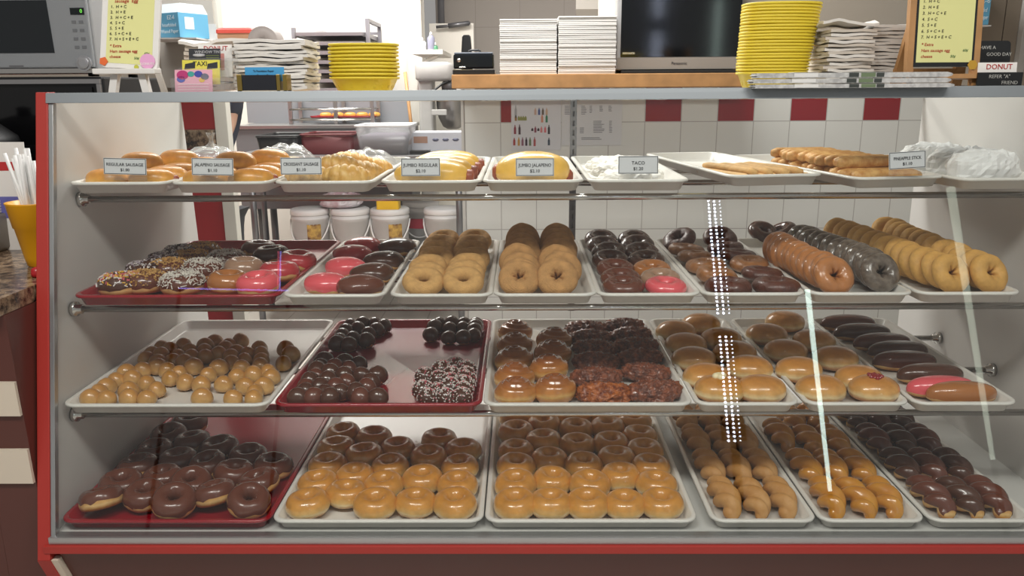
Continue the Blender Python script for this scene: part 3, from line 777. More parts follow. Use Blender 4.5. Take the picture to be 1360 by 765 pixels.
for i, q in enumerate(lj):
    w = onZ(q[0], q[1], fz(3)+.022); w.y = max(w.y, DR[3]+.024+.032)
    k = 'tan' if i == 0 else 'pink' if i == 1 else ('choc', 'choc2')[i % 2]
    lab = 'caramel iced long john at the front of the third shelf tray' if i == 0 else 'pink iced long john behind the caramel one, third shelf' if i == 1 else f'{ORD[i-1]} chocolate iced long john behind the pink one, third shelf'
    put(P_LJ[k], (w.x, w.y, fz(3)), (0, 0, random.uniform(-.06, .06)+.02), lab, 'long johns on the third shelf', 1.0)

# ---- second shelf
A = lambda *p: crop(80, 300, .2794, p)
def ringat(row, q, p, lab, group, ax=0, ay=0, h=.022, s=1.0):
    w = onZ(q[0], q[1], fz(row)+h); w.y = max(w.y, DR[row]+.021+.047*s); w.x = max(w.x, T['2a'].location.x-WW/2+.02+.047); put(p, (w.x, w.y, fz(row)+tilt_up(.046, ax, ay)), (ax, ay, random.uniform(0, 6.28)), lab, group, s)
gname = 'topped ring donuts in the second shelf maroon tray'
for i, q in enumerate(A((205, 282), (310, 222), (400, 178), (490, 142))): ringat(2, q, P_RAIN if i == 0 else P_RAIN2, f'{ORD[i+1]} sprinkled chocolate ring from the front, second shelf maroon tray', gname)
for i, q in enumerate(A((405, 272), (520, 212), (620, 168), (675, 130))): ringat(2, q, P_NUT, f'{ORD[i+1]} nut covered ring from the front, second shelf maroon tray', gname)
for i, q in enumerate(A((580, 278), (680, 212), (790, 168))): ringat(2, q, P_COC, f'{ORD[i+1]} coconut flaked ring from the front, second shelf maroon tray', gname)
for (q, p, lab) in zip(A((800, 275), (872, 208), (1005, 148), (945, 122)), (P_TAN[0], P_LAT[0], P_CHD[0], P_CHO[1]), ('caramel iced ring at the front of the second shelf maroon tray', 'pale brown iced ring behind the caramel one, maroon tray',
        'dark chocolate ring beside the back rose ring, maroon tray', 'chocolate ring at the very back of the second shelf maroon tray')): ringat(2, q, p, lab, gname, .06)
for (q, p, lab) in zip(A((945, 287), (1040, 232), (1125, 178)), (P_PNK[0], P_ROS[0], P_ROS[0]), ('bright pink iced ring at the front of the second shelf maroon tray', 'rose iced ring just behind the bright pink one, maroon tray',
        'rose iced ring farthest back in the second shelf maroon tray')): ringat(2, q, p, lab, gname, .1)
A = lambda *p: crop(360, 290, .2206, p)
for i, q in enumerate(A((335, 400), (450, 300), (490, 222), (555, 170))):
    w = onZ(q[0], q[1], fz(2)+.022); w.y = max(w.y, DR[2]+.024+.045); put(P_HP[0 if i < 2 else 1], (w.x, w.y, fz(2)), (0, 0, -.2), f'{ORD[i+1]} pink iced filled donut from the front, second shelf', 'pink iced filled donuts', 1.05)
for i, q in enumerate(A((530, 420), (612, 338), (680, 262), (765, 178))):
    w = onZ(q[0], q[1], fz(2)+.022); w.y = max(w.y, DR[2]+.024+.045); put(P_HC[0 if i < 1 else 1], (w.x, w.y, fz(2)), (0, 0, .15), f'{ORD[i+1]} chocolate iced filled donut from the front, second shelf', 'chocolate iced filled donuts', 1.05)
def line3(q0, q1, n, row, h):
    a, c = onZ(q0[0], q0[1], fz(row)+h), onZ(q1[0], q1[1], fz(row)+h)
    return [a.lerp(c, i/(n-1)) for i in range(n)]
def shingle(key, q0, q1, n, pro, desc, group, ax0, ax1, R=.044, h=.025, s=1.0, row=2, az=0):
    for i, w in enumerate(line3(q0, q1, n, row, h)):
        ax = ax0+(ax1-ax0)*i/(n-1)+random.uniform(-.09, .09)*min(1, ax1)
        p = pro(i) if callable(pro) else pro[i % len(pro)]
        t = math.sin(ax)*R
        w = clampw(T[key], w, R*math.cos(ax)*s+.004, .030)
        put(p, (w.x+random.uniform(-.005, .005), w.y, fz(row)+t*s*1.02), (ax, random.uniform(-.05, .05), az+random.uniform(-.08, .08)), f'{ORD[i+1]} {desc}', group, s)
cr = lambda ox, oy, s, q: (ox+q[0]*s, oy+q[1]*s)
k = (360, 290, .2206)
shingle('2c', cr(*k, (910, 430)), cr(*k, (1040, 150)), 7, P_SUG, 'sugared ring from the front, column beside the pink filled donuts', 'sugared rings on the second shelf', .42, .36, .047, .022)
shingle('2c', cr(*k, (1182, 425)), cr(*k, (1240, 152)), 7, P_SUG, 'sugared ring from the front, column beside the standing cinnamon donuts', 'sugared rings on the second shelf', .42, .36, .047, .022)
k = (640, 290, .2206)
shingle('2d', cr(*k, (215, 425)), cr(*k, (250, 165)), 8, P_CIN, 'cinnamon cake donut from the front, column beside the sugared rings', 'cinnamon cake donuts on edge', .75, 1.15, .044, .03, 1.06)
shingle('2d', cr(*k, (470, 425)), cr(*k, (455, 165)), 8, P_CIN, 'cinnamon cake donut from the front, column beside the chocolate rings', 'cinnamon cake donuts on edge', .75, 1.15, .044, .03, 1.06)
shingle('2e', cr(*k, (860, 418)), cr(*k, (690, 135)), 7, lambda i: P_CR[1] if i < 3 else P_CR[0], 'chocolate ring from the front, column next to cinnamon donuts', 'chocolate rings, column by the cinnamon donuts', .12, .34, .045, .024)
shingle('2e', cr(*k, (1135, 415)), cr(*k, (940, 132)), 7, lambda i: P_CRX['pink'] if i == 0 else P_CRX['latte'] if i == 1 else P_CRX['tan'] if i == 2 else P_CR[0], 'iced ring from the front, column led by the pink one', 'iced rings behind the pink one', .08, .34, .045, .024)
A = lambda *p: crop(860, 280, .1838, p)
g = 'old-fashioned donuts on the second shelf'
for i, (q, p) in enumerate(zip(A((495, 465), (425, 395), (345, 335), (275, 285)), (P_OFB[0],)*4)): ringat(2, q, p, f'{ORD[i+1]} pale old-fashioned donut from the front, column next to the chocolate rings', g, .1, 0, .02)
for i, (q, p) in enumerate(zip(A((825, 460), (735, 385), (650, 325), (565, 270)), (P_OFC[0], P_OFB[0], P_OFC[0], P_OFC[0]))): ringat(2, q, p, f'{ORD[i+1]} old-fashioned donut from the front, column beside the glazed brown donuts', g, .1, 0, .02)
for q, lab in zip(A((590, 552), (930, 545)), ('chocolate old-fashioned donut at the front, beside the pink iced ring', 'chocolate old-fashioned donut at the front, beside the glazed brown column')): ringat(2, q, P_OFC[0], lab, g, .05, 0, .02, 1.1)
for q, lab in zip(A((240, 215), (520, 205)), ('chocolate old-fashioned donut standing at the back, behind the pale ones', 'chocolate old-fashioned donut standing at the back, beside the dark column')): ringat(2, q, P_OFC[0], lab, g, .5, 0, .03, 1.0)
k = (1000, 270, .2647)
def standing(key, q0, q1, n, pro, desc, group, s=1.05, az=.25):
    shingle(key, cr(*k, q0), cr(*k, q1), n, pro, desc, group, 1.0, 1.25, .044, .044, s, 2, az)
standing('2g', (395, 365), (75, 235), 11, P_CKR, 'glazed brown cake donut from the front of its column, second shelf', 'glazed brown cake donuts on edge')
standing('2g', (680, 350), (235, 195), 13, P_CKG, 'dark glazed cake donut from the front of its column, second shelf', 'dark glazed cake donuts on edge')
standing('2h', (955, 355), (420, 160), 14, P_CAKE, 'plain cake donut from the front, column beside the dark ones', 'plain cake donuts on edge, first column')
standing('2h', (1165, 355), (690, 150), 13, P_CAKE, 'plain cake donut from the front, column beside the case wall', 'plain cake donuts on edge, wall column')
for q, lab in zip(crop(*k, [(45, 150), (150, 150)]), ('chocolate iced ring at the back, beside the old-fashioned donuts', 'chocolate iced ring at the back, behind the brown column')): ringat(2, q, P_CR[0], lab, 'chocolate rings behind the brown column', .5, 0, .03)

# ------------------------------------------------------------------ top shelf
mbun = dough_mat('sausage_bun_crust', [(0, 'd0923c'), (.3, 'e8b658'), (.6, 'dd9c40'), (1, 'cf8630')], .05, .35, .3, .06)
msaus = M('sausage', '9a4a2c', .4, var=.3, vscale=80)
mcheese = M('melted_cheese', 'e8b852', .3, coat=.3, bump=.1, bscale=30, var=.15, vscale=30)
mcrois = M('croissant_crust', 'e0b870', .4, bump=.3, bscale=80, col2='c8943e', vscale=40)
BN = dome_fn(.055, .033, .048, 3, wob=.05, p=2.4)
P_BUN = proto('sausage_roll', 'pastry', dome_mesh(BN), mbun)
def stub(x, r, z):
    b = MB(); b.tube([(x-.02, 0, z), (x, 0, z), (x+.004, 0, z), (x+.006, 0, z)], [r, r, r*.85, r*.3], 12); return b
P_BUNS = proto('sausage_roll', 'pastry', dome_mesh(BN), mbun, [('sausage', stub(.056, .011, .02), msaus, None, 'brown sausage end')])
def buns(key, desc, group, salt):
    rnd = random.Random(salt); n = 0
    lay = [(-.053, .07), (.053, .065), (-.053, .15), (.053, .145), (-.053, .23), (.053, .225), (-.053, .31), (.053, .305), (-.053, .39), (.053, .385)]
    for i, (u, v) in enumerate(lay):
        put(P_BUNS if i % 4 == 1 else P_BUN, local(key, u, v), (0, 0, rnd.uniform(-.25, .25)), f'{desc} {("in the left","in the right")[i % 2]} column, {ORD[i//2+1]} row from the front', group, .96)
    for i, (u, v) in enumerate([(-.025, .19), (.035, .265)]):
        put(P_BUN, local(key, u, v, .030), (rnd.uniform(-.05, .05), 0, rnd.uniform(-.15, .15)), f'{desc} stacked on top of the others, {("nearer","farther")[i]} of two', group, .94)
buns('1a', 'plain golden sausage roll', 'plain sausage rolls on the top shelf', 1)
buns('1b', 'jalapeno sausage roll', 'jalapeno sausage rolls on the top shelf', 2)
def croissant_mesh():
    b = MB(); rings = []; n = 56
    for i in range(n+1):
        t = i/n; a = (t-.5)*2.3; e = math.sin(PI*t)**.75
        seg = 7; f = (t*seg) % 1; step = .82+.18*math.sin(PI*f)**.5
        r = (.006+.030*e)*step; c = Vector((.055*math.sin(a)*1.15, .05*(1-math.cos(a)), 0))
        tx = Vector((math.cos(a)*1.15, math.sin(a), 0)).normalized(); nx = Vector((-tx.y, tx.x, 0)); ring = []
        for j in range(18):
            th = 2*PI*j/18; p = c+nx*(r*math.cos(th)); ring.append((p.x, p.y, max(r*.95*math.sin(th)+.024, .0004)))
        rings.append(ring)
    b.loft(rings); return b
P_CRS = proto('croissant', 'pastry', croissant_mesh(), mcrois)
for i, (u, v, z, r, lab) in enumerate([(.035, .075, 0, .1, 'croissant at the front of its tray, beside the croissant price tag'), (-.055, .085, 0, -.1, 'croissant partly hidden behind the croissant price tag'), (.05, .17, 0, .3, 'croissant just behind the front one'),
        (-.045, .19, 0, 0, 'croissant behind the one hidden by the tag'), (.0, .14, .018, .2, 'croissant lying on top of the front pairs'), (.055, .27, 0, .2, 'croissant in the third row, beside the jumbo rolls'), (-.05, .29, 0, -.2, 'croissant in the third row, beside the jalapeno rolls'), (.01, .23, .018, -.1, 'croissant lying on top near the back')]):
    put(P_CRS, local('1c', u, v, z), (0, 0, r), lab, 'croissants on the top shelf', .92)
JB = dome_fn(.095, .045, .062, 5, wob=.07, p=2.3)
P_J = proto('jumbo_roll', 'pastry', dome_mesh(JB), mcheese, [('sausage', stub(.098, .017, .022), msaus, None, 'red brown sausage end')])
for i in range(4):
    put(P_J, local('1d', -.002+.004*i, .075+.095*i), (0, 0, .06*(i % 2)+.05), f'{ORD[i+1]} jumbo cheese roll from the front, behind the jumbo regular tag', 'jumbo rolls on the top shelf', (.92, 1, 1))
JJ = dome_fn(.088, .06, .078, 8, wob=.05, p=2.3)
def jumbo_j():
    s1 = MB(); s1.tube([(-.094, 0, .03), (-.088, .0, .03), (-.06, 0, .03)], [.010, .018, .02], 12); s1.tube([(.06, 0, .02), (.088, 0, .02), (.094, 0, .02)], [.02, .016, .008], 12)
    return s1
P_JJ = proto('jumbo_roll', 'pastry', dome_mesh(JJ), mcheese, [('sausage', jumbo_j(), msaus, None, 'brown sausage showing at both ends')])
put(P_JJ, local('1e', 0, .10), (0, 0, 0), 'large cheesy jalapeno jumbo roll alone in its tray behind the jumbo jalapeno tag', 'jumbo jalapeno roll')
# tacos in waxed paper
mwax = M('waxed_paper', 'eae6de', .6, bump=.4, bscale=40)
def parcel_mesh(a, c, h, seed, amp=.010):
    f = dome_fn(a, c, h, seed, wob=.1, p=3.0); b = MB()
    def fn(u, v):
        p = Vector(f(u, v)); d = amp*(abs(noise.noise(p*38+Vector((seed, 0, 0))))*1.6-.5)+amp*.5*noise.noise(p*90)
        n = Vector((p.x/a, p.y/c, p.z/h)).normalized() if p.length else Vector((0, 0, 1)); p += n*d; p.z = max(p.z, .0004); return tuple(p)
    b.grid(fn, 48, 22, True, False, smooth=False); return b
P_TACO = [proto('wrapped_taco', 'taco', parcel_mesh(.075, .038, .034, s), mwax) for s in (1, 2)]
for i in range(6):
    put(P_TACO[i % 2], local('1f', .0+.01*((i % 2)*2-1), .07+.085*i), (0, 0, random.uniform(-.1, .1)), f'{ORD[i+1]} paper wrapped taco from the front of the taco tray', 'wrapped tacos on the top shelf', 1)
# breadsticks
mstick = M('breadstick_crust', 'd2a566', .7, bump=.3, bscale=120, var=.25, vscale=40)
def stick_mesh(L, r, seed):
    b = MB(); b.tube([(.003*noise.noise(Vector((t*3, seed, 0))), (t-.5)*L, r*.8) for t in [i/10 for i in range(11)]], [r*.6]+[r*(1+.1*noise.noise(Vector((i, seed, 2)))) for i in range(9)]+[r*.6], 10); return b
P_ST = [proto('breadstick', 'pastry', stick_mesh(.20, .0095, s), mstick) for s in (1, 2)]
for i in range(9):
    put(P_ST[i % 2], local('1g', -.072+.0178*i, .14+.01*math.sin(i*2.1), .002+.012*(i % 2)), (0, 0, T['1g'].rotation_euler.z+.25+random.uniform(-.05, .05)), f'{ORD[i+1]} thin pale breadstick counted from the taco tray side', 'breadsticks on the top shelf')
mpine = M('pineapple_stick_crust', 'dcae6a', .5, bump=.5, bscale=120, col2='bb8240', vscale=45)
P_PS = [proto('pineapple_stick', 'pastry', stick_mesh(.17, .0135, s+5), mpine) for s in (1, 2)]
for i in range(16):
    put(P_PS[i % 2], local('1h', .0+.012*math.sin(i*1.7), .06+.0265*i, .004 if i < 15 else .004), (0, .0, T['1h'].rotation_euler.z+PI/2+.05*math.sin(i*2.3)), f'{ORD[i+1]} golden pineapple stick from the front, bottom layer', 'pineapple sticks, bottom layer', (1, 1.0, 1.15))
for i in range(13):
    put(P_PS[i % 2], local('1h', -.01+.012*math.sin(i*1.3), .125+.0265*i, .031), (.0, 0, T['1h'].rotation_euler.z+PI/2+.06*math.sin(i*1.9+1)), f'{ORD[i+1]} golden pineapple stick from the front, top layer', 'pineapple sticks, top layer', (1, .95, 1.1))
# white paper parcels
mbag = M('white_glassine_paper', 'e8e8e6', .55, bump=.1, bscale=30)
P_PAR = [proto('paper_parcel', 'parcel', parcel_mesh(.085, .05, .078, s, .008), mbag) for s in (3, 4)]
put(P_PAR[0], local('1i', -.02, .075), (0, 0, .2), 'crumpled white paper parcel at the front beside the pineapple tag', 'white paper parcels')
put(P_PAR[1], local('1i', .01, .20), (0, 0, -.15), 'white paper parcel in the middle of the parcel tray', 'white paper parcels', .98)
put(P_PAR[0], local('1i', -.0, .33), (0, 0, .1), 'white paper parcel at the back, with its open flap standing up', 'white paper parcels', 1.0)
def bagmesh(w, h, d):
    b = MB()
    def fn(u, v):
        x = (u-.5)*w; z = v*h; y = d*(1-v)*(.5-abs(u-.5))*2+.006*noise.noise(Vector((x*30, z*30, 1)))
        return (x, y-.012, z)
    b.grid(fn, 14, 10)
    b.grid(lambda u, v: ((u-.5)*w, -d*(1-v)*(.5-abs(u-.5))*2+.006*noise.noise(Vector((u*9, v*9, 5)))-.0135, v*h), 14, 10)
    return b
# price tags
mtag = M('tag_card', 'cfd1d3', .55)
def tag_sign(x0, x1, y0, y1, l1, l2, where, roll=0, Y=1.775):
    p0 = onY(x0, y1, Y); p1 = onY(x1, y0, Y); w = p1.x-p0.x; h = p1.z-p0.z
    t = thing('price_tag', f'small bordered price tag reading {l1.title()}, {where}', 'price tag', ((p0.x+p1.x)/2, Y, p0.z), (-.12, roll, 0), 'price tags on the top shelf')
    b = MB(); b.box(-w/2, w/2, 0, .0012, 0, h); b.build('card', mtag, t)
    b = MB(); e = .0011
    for a in ((-w/2+.001, w/2-.001, .001, .001+e), (-w/2+.001, w/2-.001, h-.001-e, h-.001), (-w/2+.001, -w/2+.001+e, .001, h-.001), (w/2-.001-e, w/2-.001, .001, h-.001)): b.box(a[0], a[1], -.0004, -.0001, a[2], a[3])
    b.build('border', mink, t)
    text(l1, h*.27, mink, t, (0, -.0006, h*.60), xs=min(1, w*.92/(len(l1)*h*.27*.62)))
    text(l2, h*.25, mink, t, (0, -.0006, h*.28), ext=.0004)
    b = MB(); b.box(-w/2, w/2, .0013, .003, -.012, h*.9); b.box(-w/2, w/2, .0013, .028, -.0135, -.0121); b.build('clear_stand', macry, t)
tag_sign(138, 192, 210, 232, 'REGULAR SAUSAGE', '$1.00', 'first tag of the top shelf', .03)
tag_sign(255, 308, 210, 233, 'JALAPENO SAUSAGE', '$1.10', 'in front of the second tray', .02)
tag_sign(373, 426, 209, 232, 'CROISSANT SAUSAGE', '$1.10', 'in front of the croissants', 0)
tag_sign(533, 584, 210, 234, 'JUMBO REGULAR', '$2.10', 'leaning on the cheese rolls', 0)
tag_sign(685, 736, 210, 234, 'JUMBO JALAPENO', '$2.10', 'leaning on the lone roll', 0)
tag_sign(821, 875, 207, 231, 'TACO', '$1.20', 'in front of the wrapped tacos', 0)
tag_sign(1181, 1232, 201, 224, 'PINEAPPLE STICK', '$1.10', 'over the golden sticks', -.06, 1.79)

# ------------------------------------------------------------------ light levels
WORLD = .31
EXPOSURE = 0.0
EM_LED, EM_TUBE, EM_TUBE2 = 30, 12, 4
LIGHTS = [('customer_light', (-.7, .35, 2.75), 1.2, .4, 37), ('customer_light', (.9, .35, 2.75), 1.2, .4, 25),
          ('aisle_light', (-.15, 2.95, 2.75), 1.8, .3, 56, (1, .98, .95)), ('aisle_light', (-1.3, 2.75, 2.75), .6, .3, 12, (1, .98, .95)),  # the small second aisle light is an added fill that brightens the red partition
          ('kitchen_light', (-1.4, 5.0, 3.1), 2.4, .8, 150), ('kitchen_light', (1.2, 5.6, 3.1), 1.5, .6, 35)]

# plastic bags lying over the rolls
def film(name, label, key, u, v, w, d, h, seed, knot=False):
    o = T[key]; b = MB()
    def fn(a, c):
        x = (a-.5)*w; y = (c-.5)*d; e = max(0, 1-abs(2*a-1)**3)*max(0, 1-abs(2*c-1)**3)
        z = h*(.15+.85*e)+.016*noise.noise(Vector((x*35, y*35, seed)))*e+.006*noise.noise(Vector((x*90, y*90, seed)))*e
        return (x, y, z)
    b.grid(fn, 26, 26)
    if knot: b.loft([[(r*math.cos(t*PI/4)+.01*z, d*.2+r*math.sin(t*PI/4), h+z) for t in range(8)] for r, z in ((.03, -.004), (.008, .012), (.005, .022), (.014, .042))], cap0=False, cap1=False)
    m = b.build(name, mplast); m.location = local(key, u, v, .006); m.rotation_euler.z = .1
    return tag(m, label, 'plastic bag')
film('plastic_bag', 'knotted clear plastic bag behind the regular sausage rolls', '1a', .02, .50, .17, .20, .055, 1, True)
film('plastic_bag', 'clear plastic bag behind the jalapeno sausage rolls', '1b', .0, .52, .18, .18, .06, 2)
film('plastic_bag', 'clear plastic bag behind the croissants', '1c', .0, .5, .18, .22, .048, 3)

def R3(x0, y0, x1, y1, Y):
    a = onY(x0, (y0+y1)/2, Y); c = onY(x1, (y0+y1)/2, Y); m = (x0+x1)/2
    return a.x, c.x, onY(m, y1, Y).z, onY(m, y0, Y).z
CT = TOPZ                                # things on the glass top stand here
YT = 1.86
# ------------------------------------------------------------------ easel with yellow menu, white frame
mwframe = M('white_painted_wood', 'dedcd8', .5)
myel = M('yellow_paper', 'd9d895', .8)
def easel(x, Y, lab, mframe, white):
    w, h = (.128, .20) if white else (.130, .235)
    t = thing('menu_easel', lab, 'easel', (x, Y, CT), (0, 0, 0 if white else 0))
    tilt = Matrix.Translation((0, 0, .052 if white else .0)) @ Matrix.Rotation(.07 if white else 0, 4, 'Y') @ Matrix.Rotation(-.20 if white else -.10, 4, 'X')
    b = MB()
    if white:
        b.loft([rrect(w, h, .012, z, 4, 0, h/2) for z in (0, .008)], smooth=False, X=tilt @ Matrix.Rotation(PI/2, 4, 'X') @ Matrix.Translation((0, 0, -.008)))
        b.build('board', mframe, t)
        b = MB(); b.box(-w/2-.006, w/2+.004, -.024, .012, .040, .0515); b.build('ledge', mframe, t, .002)
        for s in (-1, 1):
            b = MB(); b.hexa([(s*.038-.008, -.012, 0), (s*.038+.008, -.012, 0), (s*.038+.008, .004, 0), (s*.038-.008, .004, 0), (s*.030-.008, -.008, .0395), (s*.030+.008, -.008, .0395), (s*.030+.008, .008, .0395), (s*.030-.008, .008, .0395)])
            b.build('leg', mframe, t)
        b = MB(); b.hexa([(.030, .085, 0), (.042, .085, 0), (.042, .095, 0), (.030, .095, 0), (.0, .048, .19), (.012, .048, .19), (.012, .056, .19), (0, .056, .19)]); b.build('leg', mframe, t)
    else:
        b = MB(); b.box(-w/2, w/2, .0, .008, .044, h, X=tilt); b.build('board', mblack, t)
        for s in (-1, 1):
            b = MB(); b.box(s*(w/2+.006)-.007, s*(w/2+.006)+.007, .0, .016, .0, h, X=tilt); b.build('leg', mframe, t)
            b = MB(); b.hexa([(s*.068+.004, .10, 0), (s*.068+.026, .10, 0), (s*.068+.026, .115, 0), (s*.068+.004, .115, 0), (s*.06+.012, .035, h), (s*.06+.034, .035, h), (s*.06+.034, .05, h), (s*.06+.012, .05, h)]); b.build('leg', mframe, t)
        b = MB(); b.box(-.065, .095, .09, .0995, .03, .042); b.build('crossbar', mframe, t)
        b = MB(); b.box(-w/2-.013, w/2+.013, -.012, .016, .018, .0275, X=tilt); b.build('ledge', mframe, t)
    z0, z1 = (.010, .25) if white else (.053, .30)
    z1 = h-.004
    pw = w*.80 if white else w*.92
    X = tilt @ Matrix.Translation((0, -.0006 if not white else -.0006, 0))
    b = MB(); b.box(-pw/2, pw/2, 0, .0005, z0, z1, X=X); sh = b.build('menu_sheet', myel, t)
    lines = [('1.  H + C', mink), ('2.  H + E', mink), ('3.  H + C + E', mink), ('4.  S + C', mink), ('5.  S + E', mink), ('6.  S + C + E', mink), ('7.  H + S + E + C', mink), ('* Extra', mredink), ('Ham sausage egg', mredink), ('cheese', mredink)]
    top = (.132 if white else .180); st = .0118 if white else .0124
    head = [('Ham cheese', top+2*st), ('sausage  Egg' if white else 'cheese  egg', top+st*1.1)]
    for s, z in head:
        if z < z1-.004:
            q = X @ Vector((-pw*.36, -.0005, z)); text(s, .0105, mredink, t, q, (PI/2-(.20 if white else .10), 0, 0), 'LEFT', shear=.15)
    for i, (s, m) in enumerate(lines):
        q = X @ Vector((-pw*(.44 if i < 7 else .42), -.0005, top-st*(i+.25 if i > 6 else i)))
        text(s, .0092 if i < 7 else .0090, m, t, q, (PI/2-(.20 if white else .10), 0, 0), 'LEFT', shear=.1)
    mgreen = M('green_ink', '3c6a3a', .7)
    for s, dx, i in (('60\u00a2', .36, 8), ('50\u00a2', .12, 9)):
        q = X @ Vector((pw*dx*.9, -.0005, top-st*(i+.25))); text(s, .0078, mgreen, t, q, (PI/2-(.20 if white else .10), 0, 0), 'LEFT', shear=.2)
    return t, X, w, h
p = onY(173, 110, 1.83)
e1, X1, w1, h1 = easel(p.x, 1.83, 'small white easel holding a yellow handwritten menu beside the microwave', mwframe, True)
def sticker(parent, X, x, z, r, mat, lab, sx=1, n=14, name='sticker'):
    b = MB(); b.lathe([(r, 0), (r, .0012)], n, sx=sx, smooth=False, X=X @ Matrix.Translation((x, -.0008, z)) @ Matrix.Rotation(PI/2, 4, 'X')); o = b.build(name, mat, parent); o['label'] = lab; return o
sk = sticker(e1, X1, .042, .018, .017, M('pink_sticker', 'dca0c8', .5), 'round pink sticker reading DONUTS')
text('DONUTS', .0075, mpaper, sk, X1 @ Vector((.042, -.0026, .012)), (PI/2-.2, 0, 0))
sticker(e1, X1, -.055, .012, .010, M('orange_sticker', 'd8642a', .5), 'orange star sticker', n=5)
sticker(e1, X1, .018, .004, .005, M('lime_sticker', 'b8b83c', .5), 'small lime sticker')
p = onY(1252, 105, 1.80)
e2, X2, w2, h2 = easel(p.x, 1.80, 'natural wood easel holding a yellow handwritten menu above stacked newspapers', mwood, False)
sticker(e2, X2, .055, .218, .014, M('white_sticker', 'c8c8c4', .5), 'round white photo sticker')
sticker(e2, X2, .062, .047, .011, M('gold_flower', 'b98f2c', .5), 'gold flower ornament', n=6)

# ------------------------------------------------------------------ cards
def plate(x0, y0, x1, y1, Y, mat, name, lab, cat, tilt=.18, th=.0012, z0=None, parent=None):
    X0, X1, Z0, Z1 = R3(x0, y0, x1, y1, Y)
    if z0 is not None: Z0 = z0
    if cat: t = thing(name, lab, cat, ((X0+X1)/2, Y, Z0), (-tilt, 0, 0))
    else: t = thing(name, None, None, ((X0+X1)/2, Y, Z0), (-tilt, 0, 0))
    w, h = X1-X0, Z1-Z0
    b = MB(); b.box(-w/2, w/2, 0, th, 0, h); b.build('card', mat, t)
    return t, w, h
mcardb = M('black_card', '1c1e26', .4)
t, w, h = plate(231, 92, 281, 121, 1.80, M('pink_card', 'dda3b4', .5), 'business_card', 'pink business card with a colourful picture, lowest of the card tiers', 'card', z0=CT)
for i, (u, v, r, c) in enumerate([(-.026, .040, .010, 'b02a6c'), (-.006, .042, .006, '3c9a90'), (.012, .042, .007, '3a3f9a'), (-.03, .030, .007, '3848a8'), (.027, .036, .007, '6c6a78'), (.02, .028, .005, 'd8b040')]):
    b = MB(); b.lathe([(r, 0), (r, .0006)], 14, sx=1.3, smooth=False, X=Matrix.Translation((u*w/.09, -.0001, v*h/.052)) @ Matrix.Rotation(PI/2, 4, 'X')); o = b.build('printed_picture', M('card_print_'+c, c, .5), t)
for i in range(3):
    b = MB(); b.box(-w*.42, w*.40, -.0005, -.0001, h*(.1+.12*i), h*(.13+.12*i)); b.build('text_line', M('rose_print', 'f0d8dc', .6), t)
t, w, h = plate(241, 79, 291, 112, 1.835, M('yellow_card', 'd8d04a', .5), 'business_card', 'yellow taxi business card behind the pink card', 'card')
text('TAXI', h*.27, mcardb, t, (-w*.02, -.0006, h*.84), ext=.0004)
for s in (-1, 1):
    b = MB(); b.hexa([(s*w*.30-.012, -.0005, h*.62), (s*w*.30+.012, -.0005, h*.66), (s*w*.30+.012, -.0001, h*.66), (s*w*.30-.012, -.0001, h*.62), (s*w*.30-.010, -.0005, h*.84), (s*w*.30+.012, -.0005, h*.92), (s*w*.30+.012, -.0001, h*.92), (s*w*.30-.010, -.0001, h*.84)]); b.build('black_flash', mcardb, t)
t, w, h = plate(250, 64, 292, 90, 1.87, mcardb, 'business_card', 'black window tint business card behind the yellow card', 'card')
text('WINDOW TINT', h*.20, M('silver_print', 'b8b8bc', .4), t, (w*.12, -.0006, h*.82))
b = MB(); b.lathe([(0, 0), (.010, .0001), (.010, .0005), (0, .0006)], 14, sx=1.4, sy=.35, X=Matrix.Translation((-w*.18, -.0001, h*.66)) @ Matrix.Rotation(PI/2, 4, 'X')); b.build('printed_car', M('silver_print', 'b8b8bc', .4), t)
for i in range(3):
    b = MB(); b.box(w*.05, w*.45, -.0005, -.0001, h*(.40+.11*i), h*(.43+.11*i)); b.build('text_line', M('olive_print', '6c7a3a', .6), t)
t, w, h = plate(262, 58, 307, 102, 1.90, mpaper, 'business_card', 'white and red donut card behind the window tint card', 'card')
text('DONUT', h*.21, mredink, t, (w*.02, -.0006, h*.87), ext=.0004)
b = MB(); b.box(w*.16, w*.27, -.0005, -.0001, h*.2, h*.72); b.build('red_stripe', M('pale_red_print', 'd08078', .6), t)
# clear tiered holder
X0, X1, Z0, Z1 = R3(229, 80, 300, 122, 1.80)
t = thing('card_holder', 'clear stepped holder with four business cards', 'card holder', ((X0+X1)/2, 1.79, CT))
b = MB(); w = X1-X0
for i in range(4): b.box(-w/2+.006*i, w/2, .005+.033*i-.0085, .005+.033*i-.0065, .0005, .030+.022*i)
b.box(-w/2, w/2, -.003, .135, 0, .0004)
b.build('clear_tier', macry, t)
# brass holder with a blue card
X0, X1, Z0, Z1 = R3(316, 99, 382, 121, 1.82)
w = X1-X0
t = thing('card_holder', 'brass edged black card holder with a blue card in it', 'card holder', ((X0+X1)/2, 1.82, CT))
b = MB(); b.box(-w/2+.012, w/2-.024, -.006, -.002, .003, .036); b.build('front_plate', mcardb, t)
mbrass = M('brass', '9a8448', .3, .8)
for x0, x1 in ((-w/2, -w/2+.011), (w/2-.023, w/2-.015), (w/2-.009, w/2)):
    b = MB(); b.box(x0, x1, -.007, .03, .0, .037); b.build('brass_end', mbrass, t, .001)
b = MB(); b.box(-w/2, w/2, -.007, .03, 0, .0028); b.box(-w/2+.0115, w/2-.0235, .026, .03, .003, .05); b.build('tray_base', M('holder_cream', 'cfc5b0', .5), t)
t, w, h = plate(325, 89, 377, 108, 1.828, M('blue_card', '3a94c8', .5), 'business_card', 'blue foundation repair card in the brass edged holder', 'card', .12)
